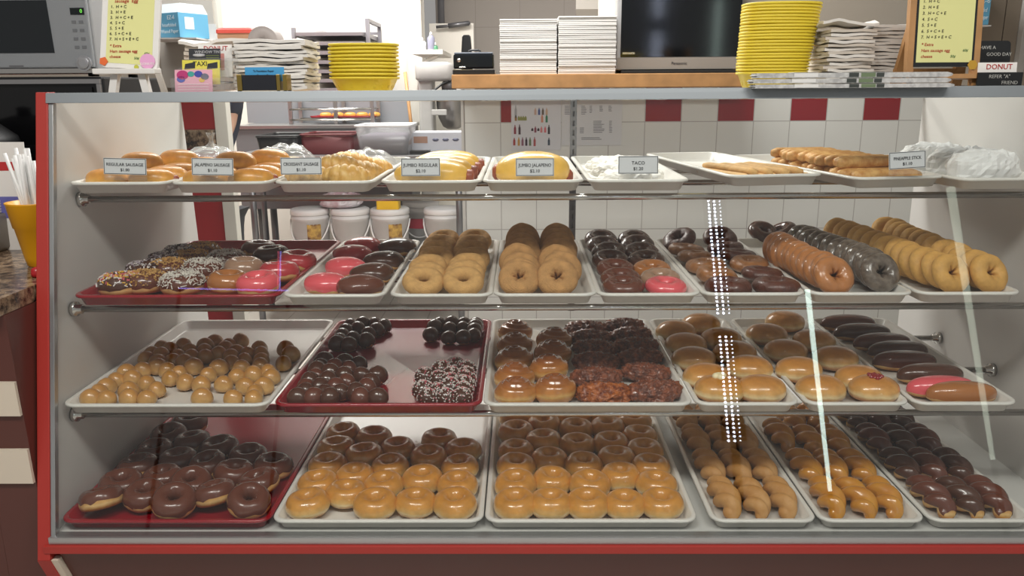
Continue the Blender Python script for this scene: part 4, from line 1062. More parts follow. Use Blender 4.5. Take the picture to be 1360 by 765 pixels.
text('Tx Foundation Repair', h*.20, mcardb, t, (-.002, -.0006, h*.72), xs=.85); text('Concrete Plus', h*.20, mcardb, t, (-.002, -.0006, h*.42), xs=.85)

# ------------------------------------------------------------------ paper stacks on the top
def sheet_mesh(w, d, h, seed, wave=.004):
    b = MB()
    def top(u, v):
        x, y = (u-.5)*w, (v-.5)*d; z = wave*noise.noise(Vector((x*14, y*14, seed)))+wave*.6*noise.noise(Vector((x*30, y*30, seed+9)))
        return x, y, z
    n = 12
    vs = []; fs = []
    b.grid(lambda u, v: (top(u, v)[0], top(u, v)[1], top(u, v)[2]+h), n, n, smooth=True)
    b.grid(lambda u, v: (top(1-u, v)[0], top(1-u, v)[1], top(1-u, v)[2]), n, n, smooth=True)
    per = [(i/(n-1), 0) for i in range(n)]+[(1, i/(n-1)) for i in range(1, n)]+[(1-i/(n-1), 1) for i in range(1, n)]+[(0, 1-i/(n-1)) for i in range(1, n-1)]
    b.loft([[(top(u, v)[0], top(u, v)[1], top(u, v)[2]) for u, v in per], [(top(u, v)[0], top(u, v)[1], top(u, v)[2]+h) for u, v in per]], smooth=False, cap0=False, cap1=False)
    return b
mbagp = M('white_bag_paper', 'e2ded8', .8, var=.08, vscale=12)
mbagk = M('cream_bag_paper', 'cfc6ba', .8, var=.1, vscale=12)
def stack(name, cat, group, lab, x0, x1, yb, yt, Y, d, n, mats, seed, wave=.004, jit=.004, rot=.02, wsc=None):
    X0, X1, Z0, Z1 = R3(x0, yt, x1, yb, Y); w = X1-X0; H = Z1-CT; th = H/n
    ms = [sheet_mesh(w, d, th*.80, seed+i, wave).mesh(name, mats[i % len(mats)]) for i in range(4)]
    rnd = random.Random(seed)
    for i in range(n):
        o = link(name, ms[i % 4]); o.location = ((X0+X1)/2+rnd.uniform(-jit, jit), Y+d/2+rnd.uniform(-jit, jit), CT+.004+th*i); o.rotation_euler.z = rnd.uniform(-rot, rot)
        if wsc: o.scale = (wsc(i/n), 1, 1)
        tag(o, f'{lab}, {ORD[i+1] if i else "lowest"} {"from the bottom" if i else "of all"}', cat, group)
stack('paper_bag', 'paper bag', 'cream paper bags behind the card tiers', 'cream paper bag behind the card tiers', 247, 312, 122, 58, 1.98, .16, 11, [mbagk], 3, .003)
X0, X1, Z0, Z1 = R3(236, 40, 348, 60, 1.97)
o = sheet_mesh(X1-X0, .2, .007, 33, .014).build('paper_bag', mbagp); o.location = ((X0+X1)/2, 2.07, CT+.112); tag(o, 'wide wavy white paper bag lying over the cream paper bags', 'paper bag')
stack('paper_bag', 'paper bag', 'folded white paper bags behind the brass card holder', 'folded white paper bag behind the brass card holder', 312, 407, 122, 54, 1.90, .13, 14, [mbagp], 7, .005, .006, .05)
# red lidded box and roll on the paper
X0, X1, Z0, Z1 = R3(294, 30, 346, 41, 2.08)
t = thing('food_box', 'small brown box with a red lid lying on the wavy white paper', 'box', ((X0+X1)/2, 2.08, CT+.127))
w = X1-X0; b = MB(); b.box(-w/2+.004, w/2-.004, -.045, .045, 0, .012); b.build('box_body', M('tan_card', 'b48a6a', .6), t)
b = MB(); b.loft([rrect(w, .10, .012, z, 4) for z in (.0122, .020)]+[rrect(w-.012, .088, .01, .025, 4)], smooth=False); b.build('lid', M('coral_plastic', 'd8564a', .4), t)
X0, X1, Z0, Z1 = R3(348, 26, 386, 44, 2.06)
t = link('tape_roll', None)
bpy.data.objects.remove(t)
b = MB(); rr = (X1-X0)/2
b.lathe([(rr*.15, -.03), (rr*.97, -.03), (rr, -.027), (rr, .027), (rr*.97, .03), (rr*.15, .03), (rr*.15, -.03)], 28, X=Matrix.Rotation(PI/2, 4, 'X'), cap0=False, cap1=False)
o = b.build('paper_roll', M('grey_roll', 'a39a96', .5)); o.location = ((X0+X1)/2, 1.97, CT+.078+rr); tag(o, 'grey paper roll standing on top of the folded white paper bags', 'paper roll')

# ------------------------------------------------------------------ yellow baskets
myb = M('yellow_plastic', 'ecd440', .35)
def basket_mesh(w, d, h):
    b = MB(); n = 40; k = .79
    def ell(s, z, o=0): return [((w/2*s+o)*math.copysign(abs(math.cos(2*PI*j/n))**.8, math.cos(2*PI*j/n)), (d/2*s+o)*math.copysign(abs(math.sin(2*PI*j/n))**.8, math.sin(2*PI*j/n)), z) for j in range(n)]
    b.loft([ell(k-.02, 0), ell(k, .002), ell(k+.15, h-.006), ell(1.0, h-.005), ell(1.01, h-.003), ell(1.01, h-.001), ell(1.0, h), ell(k+.165, h-.001), ell(k+.138, h-.004), ell(k-.005, .006), ell(k-.04, .004)])
    # woven ribs between two bands on the outside
    for j in range(n):
        if j % 2 == 0:
            a = 2*PI*(j+.5)/n
            for z0, z1 in ((.20, .42), (.52, .74)):
                q = []
                for z, dd in ((z0, 0), (z1, 0)):
                    s = k+.15*z
                    for da in (-.04, .04):
                        q.append((w/2*s*1.003*math.copysign(abs(math.cos(a+da))**.8, math.cos(a+da)), d/2*s*1.003*math.copysign(abs(math.sin(a+da))**.8, math.sin(a+da)), z*h))
                        q.append((w/2*s*1.009*math.copysign(abs(math.cos(a+da))**.8, math.cos(a+da)), d/2*s*1.009*math.copysign(abs(math.sin(a+da))**.8, math.sin(a+da)), z*h))
                b.hexa([q[1], q[3], q[2], q[0], q[5], q[7], q[6], q[4]], 1)
    return b
mybd = M('yellow_plastic_rib', 'd8bc30', .4)
def baskets(x0, x1, yb, ytop, Y, n, group, lab, lean=0, seed=1, y_first=None, wtop=1.0):
    X0, X1, Z0, Z1 = R3(x0, ytop, x1, yb, Y); w = X1-X0; h = onY((x0+x1)/2, y_first, Y).z-CT
    st = (Z1-CT-h)/(n-1); me = basket_mesh(w, w*.68, h).mesh('serving_basket', [myb, mybd]); rnd = random.Random(seed)
    for i in range(n):
        o = link('serving_basket', me); t = i/(n-1)
        o.location = ((X0+X1)/2+lean*t*.001*n+rnd.uniform(-.001, .001), Y+w*.34, CT+.0005+st*i); o.rotation_euler = (rnd.uniform(-.008, .008), rnd.uniform(-.01, .01), rnd.uniform(-.03, .03))
        s = 1+(wtop-1)*t; o.scale = (s, s, 1)
        tag(o, f'yellow oval serving basket, {ORD[i+1] if i else "lowest"} {"from the bottom" if i else "one"} of the {lab}', 'basket', group)
baskets(431, 525, 121.5, 57, 1.95, 10, 'shorter stack of yellow baskets', 'shorter stack', 0, 1, 102)
baskets(989, 1084, 112, 2, 1.95, 23, 'taller stack of yellow baskets', 'taller stack', .6, 2, 95, 1.1)

# ------------------------------------------------------------------ newspapers and bags on the far half of the top
mnews = M('newsprint', 'c8c8c6', .85, col2='a6a6a6', vscale=90)
def newspaper(x0, x1, z0, th, Y, dep, lab, band):
    X0, X1, _, _ = R3(x0, 95, x1, 112, Y); w = X1-X0; b = MB(); n = 9
    prof = [(-w/2, .0), (w/2-.01, 0), (w/2, th*.25), (w/2+.002, th*.5), (w/2, th*.75), (w/2-.01, th), (-w/2, th*.93), (-w/2+.002, th*.66), (-w/2-.003, th*.5), (-w/2+.003, th*.3)]
    b.loft([[(x, y, z) for x, z in prof] for y in (-dep/2, dep/2)], smooth=False)
    t = b.build('newspaper', mnews, fix=True); t.location = ((X0+X1)/2, Y+dep/2, z0); tag(t, lab, 'newspaper', None)
    for bx, bw, c in band:
        c_ = MB(); c_.box(bx-bw/2, bx+bw/2, -dep/2-.0008, -dep/2-.0002, th*.12, th*.9); c_.box(bx-bw/2, bx+bw/2, -dep/2-.0008, dep/2, th*1.0+.0002, th*1.0+.0008); c_.build('printed_band', M('print_'+c, c, .8), t)
    return t
zt_ = CT+.0005
for i, (x0, x1, th, lab) in enumerate([(1003, 1268, .0085, 'lowest folded newspaper under the wood easel'), (1000, 1263, .0095, 'middle folded newspaper under the wood easel'), (1004, 1264, .0105, 'topmost folded newspaper under the wood easel')]):
    newspaper(x0, x1, zt_, th, 1.74, .04, lab, [(-.0, .02, '3a3f3c'), (.03, .03, '6a7a5c'), (.055, .016, '3a3f3c'), (-.1, .05, 'dcdcda')]); zt_ += th+.0015
stack('paper_bag', 'paper bag', 'crumpled white paper bags beside the taller baskets', 'crumpled white bag beside the taller baskets', 1098, 1160, 111, 40, 1.93, .13, 16, [mbagp, mbagk], 21, .004, .005, .06)
X0, X1, Z0, Z1 = R3(1092, 32, 1166, 46, 1.93)
o = sheet_mesh(X1-X0, .15, .006, 51, .010).build('paper_bag', mbagp); o.location = ((X0+X1)/2, 2.0, CT+.142); tag(o, 'wide loose white bag on top of the crumpled bags', 'paper bag')
stack('paper_bag', 'paper bag', 'flat white paper bags behind the wood easel', 'flat white bag behind the wood easel', 1153, 1212, 111, 34, 1.96, .16, 18, [mbagp], 25, .003, .004, .05, lambda t: 1.15-.3*t)
X0, X1, Z0, Z1 = R3(1080, 58, 1102, 98, 2.1)
b = MB(); b.box(X0, X1+.05, 2.14, 2.22, CT+.0005, Z1); o = b.build('paper_bag', M('kraft_paper', 'a78a5e', .8, bump=.4, bscale=40), None, .004); tag(o, 'brown kraft paper bag between the taller baskets and white bags', 'paper bag')
# card stand
X0, X1, Z0, Z1 = R3(1297, 94, 1357, 111, 1.79); w = X1-X0
t = thing('card_stand', 'black plastic stand reading Have A Good Day and Refer A Friend', 'card stand', ((X0+X1)/2, 1.79, CT))
b = MB(); b.box(-w/2, w/2, -.004, 0, 0, .031); b.box(-w/2, w/2, .0, .06, 0, .004); b.build('front_panel', mblack, t, .001)
b = MB(); b.loft([rrect(w*.88, .05, .008, z, 4, -w*.03, .025) for z in (0, .005)], smooth=False, X=Matrix.Translation((0, .04, .048)) @ Matrix.Rotation(PI/2-.15, 4, 'X')); b.box(-w*.42, w*.36, .036, .041, .004, .06); b.build('back_panel', mblack, t)
mcw = M('pale_lettering', 'a9a9a4', .6)
text('REFER "A"', .0105, mcw, t, (-w*.02, -.0045, .022)); text('FRIEND', .0105, mcw, t, (w*.22, -.0045, .009))
text('HAVE A', .010, mcw, t, (-w*.2, .0235, .083), (PI/2-.15, 0, 0)); text('GOOD DAY', .010, mcw, t, (w*.08, .0255, .069), (PI/2-.15, 0, 0))
X0, X1, Z0, Z1 = R3(1300, 80, 1352, 97, 1.80); w2_ = X1-X0
c = thing('business_card', 'white card reading DONUT in red, held in the black stand', 'card', ((X0+X1)/2, 1.80, CT+.005), (-.1, 0, 0))
b = MB(); b.box(-w2_/2, w2_/2, 0, .001, 0, .047); b.build('card', mpaper, c)
text('DONUT', .0155, mredink, c, (.004, -.0005, .0375), ext=.0004)

# ------------------------------------------------------------------ room: aisle and kitchen
YW = 3.45
zr163 = onY(1000, 161, YW).z
xr857 = onY(857, 146, YW).x
TS = .1524
mtile = tile_mat('wall_tile', TS, xr857, zr163, 'deddd8', 'b0aca8', 'Z', '8a1420', 0, 0)
xwl = onY(618, 250, YW).x
mplaster = M('beige_plaster', 'a89f92', .8)
mblock = M('grey_block_paint', 'aaa49e', .75)
mwp = M('white_paint', 'e6e2da', .6)
zl0, zl1 = onY(800, 117, YW).z, onY(800, 98.5, YW-.05).z
b = MB(); b.box(xwl, 3.6, YW, YW+.12, 0, zl0); struct(b.build('wall_back', mtile))
xpost = onY(822, 40, YW).x
b = MB(); b.box(xpost, 3.6, YW+.0, YW+.12, zl0+.001, 2.9); struct(b.build('wall_back_upper', mplaster))
b = MB(); b.box(xpost-.075, xpost-.002, YW+.02, YW+.12, zl1+.002, 2.9); struct(b.build('trim_1', mwp))
b = MB(); b.box(xwl-.012, xwl-.0005, YW-.004, YW+.124, 0, zl0); struct(b.build('trim_2', M('grey_trim', 'c6c2bc', .5)))
xl0, xl1 = onY(600, 108, YW-.15).x, onY(992, 100, YW-.15).x
b = MB(); b.box(xl0, xl1, YW-.16, YW+.14, zl0+.0015, zl1); o = struct(b.build('trim_3', mwood, None, .003))
LZ = zl1
# partition with red lower half, left of the passage
YP = 3.2
xj0, xj1 = onY(286, 150, YP).x, onY(303, 150, YP).x
zg0, zg1 = onY(262, 196, YP).z, onY(262, 172, YP).z
mredp = M('red_wall_paint', 'b5262b', .45)
b = MB(); b.box(-4.2, xj0, YP, YP+.12, 0, zg0-.001); struct(b.build('wall_left', mredp))
b = MB(); b.box(-4.2, xj0, YP, YP+.12, zg1+.001, 1.43); struct(b.build('wall_left_middle', mredp))
b = MB(); b.box(-4.2, xj0, YP, YP+.12, 1.431, 2.9); struct(b.build('wall_left_upper', mplaster))
b = MB(); b.box(-4.2, xj0-.002, YP-.05, YP+.13, zg0, zg1); struct(b.build('trim_4', mgran))
b = MB(); b.box(xj0+.001, xj1, YP-.02, YP+.03, 0, 2.9); struct(b.build('trim_5', M('jamb_paint', 'd2cec4', .5), None, .002))
# light grey panel section beside the left partition (above the case)
xpl0, xpl1 = onY(213, 60, YP-.02).x, onY(288, 60, YP-.02).x
b = MB(); b.box(xpl0, xpl1, YP-.03, YP-.002, 1.465, 2.9); struct(b.build('trim_6', M('grey_panel', 'b2aca4', .6)))
# floor and far walls
mfl = tile_mat('floor_tile', .305, 0, 0, 'c9c4bc', 'a09a92', 'Y', rough=.35)
b = MB(); b.box(-4.5, 4, -4.5, 9, -.05, 0); struct(b.build('floor', mfl))
b = MB(); b.box(-4.5, onY(563, 60, 6.6).x, 6.6, 6.7, 0, 3.2); struct(b.build('wall_kitchen', M('kitchen_white_paint', 'f2efe8', .6)))
b = MB(); b.box(onY(563, 60, 6.6).x, 4, 7.6, 7.7, 0, 3.4); struct(b.build('wall_far', tile_mat('block_wall', .40, 0, 0, 'a39c96', '8d8781', 'Z', gw=.006, rough=.8)))
xq = onY(563, 60, 6.6).x
b = MB(); b.box(xq-.11, xq+.001, 6.45, 6.599, 0, 3.2); struct(b.build('trim_7', mwp))
b = MB(); b.box(-4.5, -4.4, -.5, 9, 0, 3.2); struct(b.build('wall_side', mplaster))
b = MB(); b.box(2.05, 2.15, YW-1.9, YW-.002, 0, 2.9); struct(b.build('wall_right', M('brown_panel', '7d7264', .6)))
# narrow grey conduit by the far block wall
x = onY(585, 20, 7.5).x
b = MB(); b.tube([(x, 7.57, 1.7), (x, 7.57, 3.3)], .03, 10); tag(b.build('pipe', mgrey), 'thin grey vertical pipe on the far block wall', 'pipe')
# light box hanging beside the post
X0, X1, Z0, Z1 = R3(765, -20, 802, 12, 5.2)
b = MB(); b.hexa([(X0, 5.2, Z0), (X1+.05, 5.2, Z0), (X1+.05, 5.9, Z0), (X0+.05, 5.9, Z0), (X0, 5.2, 3.0), (X1+.05, 5.2, 3.0), (X1+.05, 5.9, 3.0), (X0+.05, 5.9, 3.0)]); tag(b.build('wall_cabinet', mwp), 'white cabinet hanging high above the white box stacks', 'cabinet')

# ---- ledge things
me = MB(); me.box(-.126, .126, 0, .25, 0, .0080); me = me.build('source', M('white_card', 'd6d4d0', .6), None, .0015); mesh_box = me.data; bpy.data.objects.remove(me)
for side, (x0, x1, yt, lab, grp) in enumerate([(663, 740, 25, 'folded white pastry box in the shorter ledge stack', 'shorter stack of white boxes'), (741, 819, 21, 'folded white pastry box in the stack beside the screen', 'white boxes beside the screen')]):
    Y = YW-.13; X0, X1, Z0, Z1 = R3(x0, yt, x1, 98, Y); n = 29+side; st = (Z1-LZ)/n; rnd = random.Random(side)
    for i in range(n):
        o = link('pastry_box', mesh_box); o.location = ((X0+X1)/2+rnd.uniform(-.0015, .0015), Y+rnd.uniform(-.002, .002), LZ+.0005+st*i); o.scale = ((X1-X0)/.256, 1, st/.0080*.86)
        o.rotation_euler.z = rnd.uniform(-.006, .006)
        tag(o, f'{lab}, {ORD[i+1] if i else "lowest"} {"from the bottom" if i else "one"}', 'box', grp)
# screen
X0, X1, Z0, Z1 = R3(821, -60, 990, 93, YW-.10)
t = thing('television', 'black flat television with a silver edge standing on the wooden ledge', 'television', ((X0+X1)/2, YW-.06, LZ), (0, 0, 0))
w = X1-X0; zb_ = Z0-LZ+.002; h = Z1-LZ
b = MB(); b.box(-w/2, w/2, 0, .05, zb_, h); b.build('housing', M('silver_plastic', 'a9a8a8', .35, .3), t, .006)
zs = onY(900, 75, YW-.1).z-LZ
b = MB(); b.box(-w/2+.018, w/2-.004, -.003, -.0005, zs, h-.02); b.build('screen', M('screen_glass', '0b0d10', .08), t)
b = MB(); b.box(-w/2+.006, w/2-.004, -.0025, -.0003, zb_+.003, zs-.002); b.build('bezel', M('bezel_grey', '8a857e', .4), t)
text('Panasonic', .016, mcardb, t, (.005, -.0032, (zb_+zs)/2))
b = MB(); b.box(-w/2+.026, -w/2+.076, -.0042, -.0031, zs+.011, zs+.019); b.build('badge', mchrome, t)
b = MB(); b.box(-w/2+.02, w/2-.02, -.02, .08, 0, zb_-.002); b.build('base', mblack, t, .003)
# black radio on the ledge with an upright handset behind
X0, X1, Z0, Z1 = R3(602, 68, 656, 102, YW-.12); w = X1-X0; h = Z1-LZ
t = thing('portable_radio', 'black boxy portable radio with a top handle at the end of the ledge', 'radio', ((X0+X1)/2, YW-.12, LZ))
b = MB(); b.box(-w/2, w/2, 0, .10, .004+h*.22, h-.012); b.build('case_body', M('glossy_black', '101418', .15), t, .006)
b = MB(); b.box(-w/2-.003, w/2+.003, -.008, .11, 0, h*.22); b.build('lower_deck', mblack, t, .004)
b = MB(); b.box(-w/2+.004, w/2-.004, .002, .098, h-.0118, h-.004); b.build('lid', M('lid_grey', '5c6470', .35), t, .003)
b = MB(); b.tube([(-w*.12, .05, h-.006), (-w*.12, .05, h+.002), (-w*.09, .05, h+.006), (w*.12, .05, h+.006), (w*.15, .05, h+.002), (w*.15, .05, h-.006)], .004, 8); b.build('handle', mblack, t)
b = MB(); b.lathe([(.008, 0), (.008, .002)], 16, X=Matrix.Translation((-w*.36, -.0005, h*.62)) @ Matrix.Rotation(PI/2, 4, 'X')); b.build('badge', mchrome, t)
b = MB(); b.lathe([(.014, 0), (.013, .002)], 16, sy=.25, X=Matrix.Translation((-w*.28, -.0005, h*.32)) @ Matrix.Rotation(PI/2, 4, 'X')); b.build('button', mchrome, t)
b = MB(); b.box(-w/2, w/2, -.010, -.0085, h*.20, h*.22); b.build('silver_line', mchrome, t)
X0, X1, Z0, Z1 = R3(612, 46, 626, 70, YW+.04)
b = MB(); b.loft([rrect((X1-X0)*s, .03, .008, z, 4) for s, z in ((1.1, LZ+.001), (1, LZ+.1), (.8, Z1-.006), (.6, Z1))], smooth=False); o = b.build('cordless_phone', mblack); o.location = ((X0+X1)/2, YW+.07, 0); tag(o, 'upright black handset standing behind the black radio', 'phone')
# posters on the tiled wall
X0, X1, Z0, Z1 = R3(679, 125, 745, 199, YW-.003)
t = thing('poster', 'paper drinks poster with small bottle pictures on the tiled wall', 'poster', (0, YW-.003, 0))
b = MB(); b.box(X0, X1, 0, .0015, Z0, Z1); b.build('sheet', M('poster_paper', 'd2d2d6', .7), t)
rows_b = [(148, [(685, 'a0a0a4', 16), (711, 'c0a090', 9), (716, '4a5a90', 9), (721, '6a5a50', 9), (726, 'c8a890', 9)]), (157, [(685, 'a0784a', 7), (689, '8a8c4a', 6), (692, '8a8c4a', 6), (695, '8a8c4a', 6), (698, '8a8c4a', 6), (720, 'cc8a70', 11), (726, '3a7a5a', 11)]),
          (172, [(684, '8a3040', 12), (690, '4a3038', 13), (707, '402a34', 4), (711, '884858', 8), (715, '402a34', 4), (719, 'd08080', 8), (724, 'd07078', 8), (729, '3a3438', 12)]), (188, [(683, 'a03a3a', 10), (689, 'c0904a', 11), (694, '8a5a6a', 11), (699, '3a2a3a', 11), (704, '6a7a5a', 11), (710, 'a85050', 12), (729, '404a58', 10)])]
for yy, bs in rows_b:
    for k, (bx, c, hh) in enumerate(bs):
        q = onY(bx, yy, YW-.003); s_ = mpp(q); hh *= s_; ww = 1.5*s_
        b = MB(); b.add([(q.x-ww, -.0005, q.z-hh/2), (q.x+ww, -.0005, q.z-hh/2), (q.x+ww, -.0005, q.z+hh*.15), (q.x+ww*.4, -.0005, q.z+hh*.35), (q.x+ww*.4, -.0005, q.z+hh/2), (q.x-ww*.4, -.0005, q.z+hh/2), (q.x-ww*.4, -.0005, q.z+hh*.35), (q.x-ww, -.0005, q.z+hh*.15)], [tuple(range(8))])
        b.build('printed_bottle', M('print_'+c, c, .7), t)
X0, X1, Z0, Z1 = R3(746, 125, 826, 193, YW-.004)
t = thing('poster', 'printed price list sheet beside the drinks poster on the tiled wall', 'poster', (0, YW-.004, 0))
b = MB(); b.box(X0, X1, 0, .0015, Z0, Z1); b.build('sheet', M('list_paper', 'd0d0d2', .7), t)
rnd = random.Random(5); b = MB()
for x0, y0, n, w_ in ((750, 141, 6, 8), (772, 141, 6, 7), (783, 141, 5, 4), (796, 141, 4, 5), (808, 141, 4, 5), (788, 161, 8, 15), (809, 161, 8, 4), (770, 170, 4, 7), (772, 183, 2, 34)):
    for i in range(n):
        q = onY(x0, y0+2.1*i, YW-.004); s_ = mpp(q); b.box(q.x, q.x+w_*s_*rnd.uniform(.7, 1), -.0006, -.0002, q.z-.35*s_, q.z+.35*s_)
b.build('text_line', M('grey_ink', '6a6a70', .7), t)

# ---- paper cartons on the walls
mglb = M('blue_carton', '66a9cb', .5)
def paper_carton(x0, x1, yt, yb, Y, lab, l1, l2, l3, dep, rot):
    X0, X1, Z0, Z1 = R3(x0, yt, x1, yb, Y); w, h = X1-X0, Z1-Z0
    t = thing('paper_carton', lab, 'carton', ((X0+X1)/2, Y, Z0), (0, 0, rot))
    b = MB(); b.box(-w/2, w/2, 0, dep, 0, h*.72); b.build('carton', mglb, t, .001)
    b = MB(); b.hexa([(-w/2, .0005, h*.722), (w/2, .0005, h*.722), (w/2, dep, h*.722), (-w/2, dep, h*.722), (-w/2, .02, h), (w/2*.8, .02, h), (w/2*.8, dep-.01, h), (-w/2, dep-.01, h)]); b.build('carton_top', M('pale_carton', 'cfdbe0', .5), t)
    mt = M('white_print', 'dfeef4', .6)
    text(l1, h*.17, mt, t, (w*.12, -.0006, h*.58)); text(l2, h*.15, mt, t, (0, -.0006, h*.36), xs=min(1, w*.92/(len(l2)*h*.15*.52))); text(l3, h*.15, mt, t, (0, -.0006, h*.18), xs=min(1, w*.92/(len(l3)*h*.15*.52)))
    b = MB(); b.box(w/2+.0001, w/2+.0008, dep*.2, dep*.5, h*.25, h*.6); b.build('barcode_label', mpaper, t)
    return t
g1 = paper_carton(205, 243, 4, 50, YP-.22, 'blue waxed paper carton reading EZ-6 mounted above the cream paper bags', 'EZ-6', 'Interfolded', 'Waxed Paper', .13, -.5)
b = MB(); 
q = g1.location
b.box(q.x-.10, q.x+.10, YP-.24, YP-.031, q.z-.006, q.z-.001); b.box(q.x-.10, q.x+.10, YP-.036, YP-.031, q.z-.006, q.z+.06); tag(b.build('wall_bracket', mwhite), 'white wall bracket under the blue EZ-6 carton', 'bracket')
g2 = paper_carton(1290, 1316, -22, 33, YW-.16, 'blue waxed paper carton on the wall behind the wood easel', 'EZ-6', 'Interfolded', 'Waxed Paper', .14, 0)
b = MB(); q = g2.location; b.box(q.x-.05, q.x+.05, YW-.16, YW-.001, q.z-.006, q.z-.001); tag(b.build('wall_bracket', mwhite), 'white wall bracket under the blue carton behind the easel', 'bracket')
# brown boards beyond the wood easel
xa, xb, xc = (onY(x, 40, YW-.03).x for x in (1302, 1333, 1352))
b = MB(); b.box(xa, xb-.004, YW-.03, YW-.001, 0, 2.9); struct(b.build('trim_8', M('taupe_board', '857a6c', .6)))
b = MB(); b.box(xb, xc, YW-.03, YW-.001, 0, 2.9); struct(b.build('trim_9', M('taupe_board', '857a6c', .6)))
b = MB(); b.box(xc+.002, xc+.12, YW-.06, YW-.001, 0, 2.9); struct(b.build('trim_10', M('grey_white_frame', 'b9b6b0', .5)))

# ------------------------------------------------------------------ left counter and machines
YLC = 1.52
zc_ = onY(25, 400, YLC).z
b = MB(); XC = -1.125; b.box(-2.2, XC, YLC+.02, 2.66, 0, zc_-.035); zq = zc_-.035; b.hexa([(XC+.0005, YLC+.02, 0), (XL(0)-.028, YLC+.02, 0), (XL(0)-.028, 2.2, 0), (XC+.0005, 2.2, 0), (XC+.0005, YLC+.02, zq), (XL(zq)-.028, YLC+.02, zq), (XL(zq)-.028, 2.2, zq), (XC+.0005, 2.2, zq)])
cnt = thing('service_counter', 'dark brown service counter with cream stripes and granite top beside the case', 'counter', (0, 0, 0))
b.build('cabinet', mbrown, cnt)
b = MB(); b.box(-2.2, XC, YLC+.002, 2.66, zc_-.034, zc_); b.box(XC+.0002, XL(1.0)-.03, YLC+.002, 2.2, zc_-.034, zc_); b.build('granite_top', mgran, cnt)
b = MB(); b.box(-2.2, XL(1.0)-.031, YLC-.008, YLC+.0015, zc_-.030, zc_-.001); b.build('cream_edge', mcream, cnt)
for y0, y1 in ((511, 556), (601, 646)):
    za, zb2 = onY(25, y1, YLC).z, onY(25, y0, YLC).z; b = MB(); b.hexa([(-2.2, YLC+.012, za), (XL(za)-.029, YLC+.012, za), (XL(za)-.029, YLC+.0195, za), (-2.2, YLC+.0195, za), (-2.2, YLC+.012, zb2), (XL(zb2)-.029, YLC+.012, zb2), (XL(zb2)-.029, YLC+.0195, zb2), (-2.2, YLC+.0195, zb2)]); b.build('cream_stripe', mcream, cnt)
# yellow cup with straws
q = onZ(56, 352, zc_)
cx, cy = q.x, q.y
mcup = M('yellow_cup', 'e0a012', .35)
b = MB(); ztop = onY(40, 268, cy).z-zc_
b.lathe([(.028, 0), (.030, .002), (.034, .02), (.046, ztop*.60), (.049, ztop*.62), (.057, ztop-.004), (.059, ztop), (.055, ztop), (.043, ztop*.6), (.03, .006)], 28)
o = b.build('plastic_cup', mcup); o.location = (cx, cy, zc_+.0005); tag(o, 'tall yellow plastic cup of straws on the granite counter', 'cup')
mstraw = M('white_straw', 'e6e6e4', .4)
b = MB(); b.tube([(0, 0, 0), (0, 0, .245)], .0042, 10); ms = b.mesh('drinking_straw', mstraw); rnd = random.Random(3)
for i in range(16):
    a = rnd.uniform(0, 6.28); d = rnd.uniform(0, .018); o = link('drinking_straw', ms); o.location = (cx+d*math.cos(a)*.8, cy+d*math.sin(a)*.8, zc_+.008); o.rotation_euler = (rnd.uniform(-.10, .10), rnd.uniform(-.20, .04), 0); o.scale = (1, 1, rnd.uniform(.9, 1.12))
    tag(o, 'white wrapped straw standing in the yellow cup', 'straw', 'white straws in the yellow cup')
# napkin box and little card
q = onZ(5, 330, zc_)
t = thing('napkin_dispenser', 'grey napkin dispenser with white napkins beside the yellow cup', 'napkin dispenser', (q.x-.05, q.y-.06, zc_+.0005))
zz = onY(8, 282, q.y).z-zc_
b = MB(); b.loft([rrect(.16*s, .12, .012, z, 4) for s, z in ((.9, 0), (1, .01), (1, zz-.008), (.97, zz))]); b.build('holder', M('beige_grey_plastic', '8c857c', .5), t)
for i in range(5):
    b = MB(); b.box(-.065, .07, -.05, .05, zz+.001+.007*i, zz+.0065+.007*i); b.build('napkin', mpaper, t, .001)
X0, X1, Z0, Z1 = R3(-22, 192, 12, 242, 1.96)
t = thing('counter_sign', 'small white upright sign with red lettering behind the napkins', 'sign', ((X0+X1)/2-.045, 2.05, zc_), (-.05, 0, 0))
b = MB(); b.box(-.055, .055, 0, .003, .0, Z1-zc_); b.build('sign_board', mpaper, t)
b = MB(); b.box(-.05, .05, -.0008, -.0002, (Z1-zc_)*.74, (Z1-zc_)*.82); b.build('red_patch', M('sign_red', 'c03030', .6), t)
b = MB(); b.box(-.05, .05, -.0008, -.0002, (Z1-zc_)*.3, (Z1-zc_)*.5); b.build('blue_patch', M('sign_blue', '6a6ab0', .6), t)
# black oven with silver trim, black rice cooker, microwave on top
X0, X1, Z0, Z1 = R3(-60, 104, 138, 124, 2.28)
ozt = onY(60, 101.5, 2.28).z
t = thing('oven', 'large black countertop oven with silver trim under the microwave', 'oven', (X1-.34, 2.28, zc_))
b = MB(); b.box(-.34, .34, .0, .36, .02, ozt-zc_-.001); b.build('oven_body', mblack, t, .006)
b = MB(); b.box(-.335, .335, -.012, -.0005, ozt-zc_-.020, ozt-zc_-.008); b.box(.325, .335, -.012, -.0005, .05, ozt-zc_-.021); b.build('silver_trim', msteel, t)
b = MB(); b.box(-.31, .31, -.009, -.0006, .06, ozt-zc_-.03); b.build('oven_door', M('oven_glass', '0e0e10', .12), t)
for x in (-.3, .3):
    b = MB(); b.lathe([(.02, 0), (.02, .0198)], 12, c=(x, .05, 0)); b.lathe([(.02, 0), (.02, .0198)], 12, c=(x, .3, 0)); b.build('foot', mblack, t)
mrw = onY(131, 98, 2.30)
W_MW, H_MW = .52, .30
t = thing('microwave_oven', 'silver grey microwave oven with a round dial on top of the black oven', 'microwave', (mrw.x-W_MW/2, 2.30, ozt+.001))
b = MB(); b.box(-W_MW/2, W_MW/2, 0, .34, .012, H_MW); b.build('housing', M('microwave_silver', 'a4a6a8', .35, .4), t, .006)
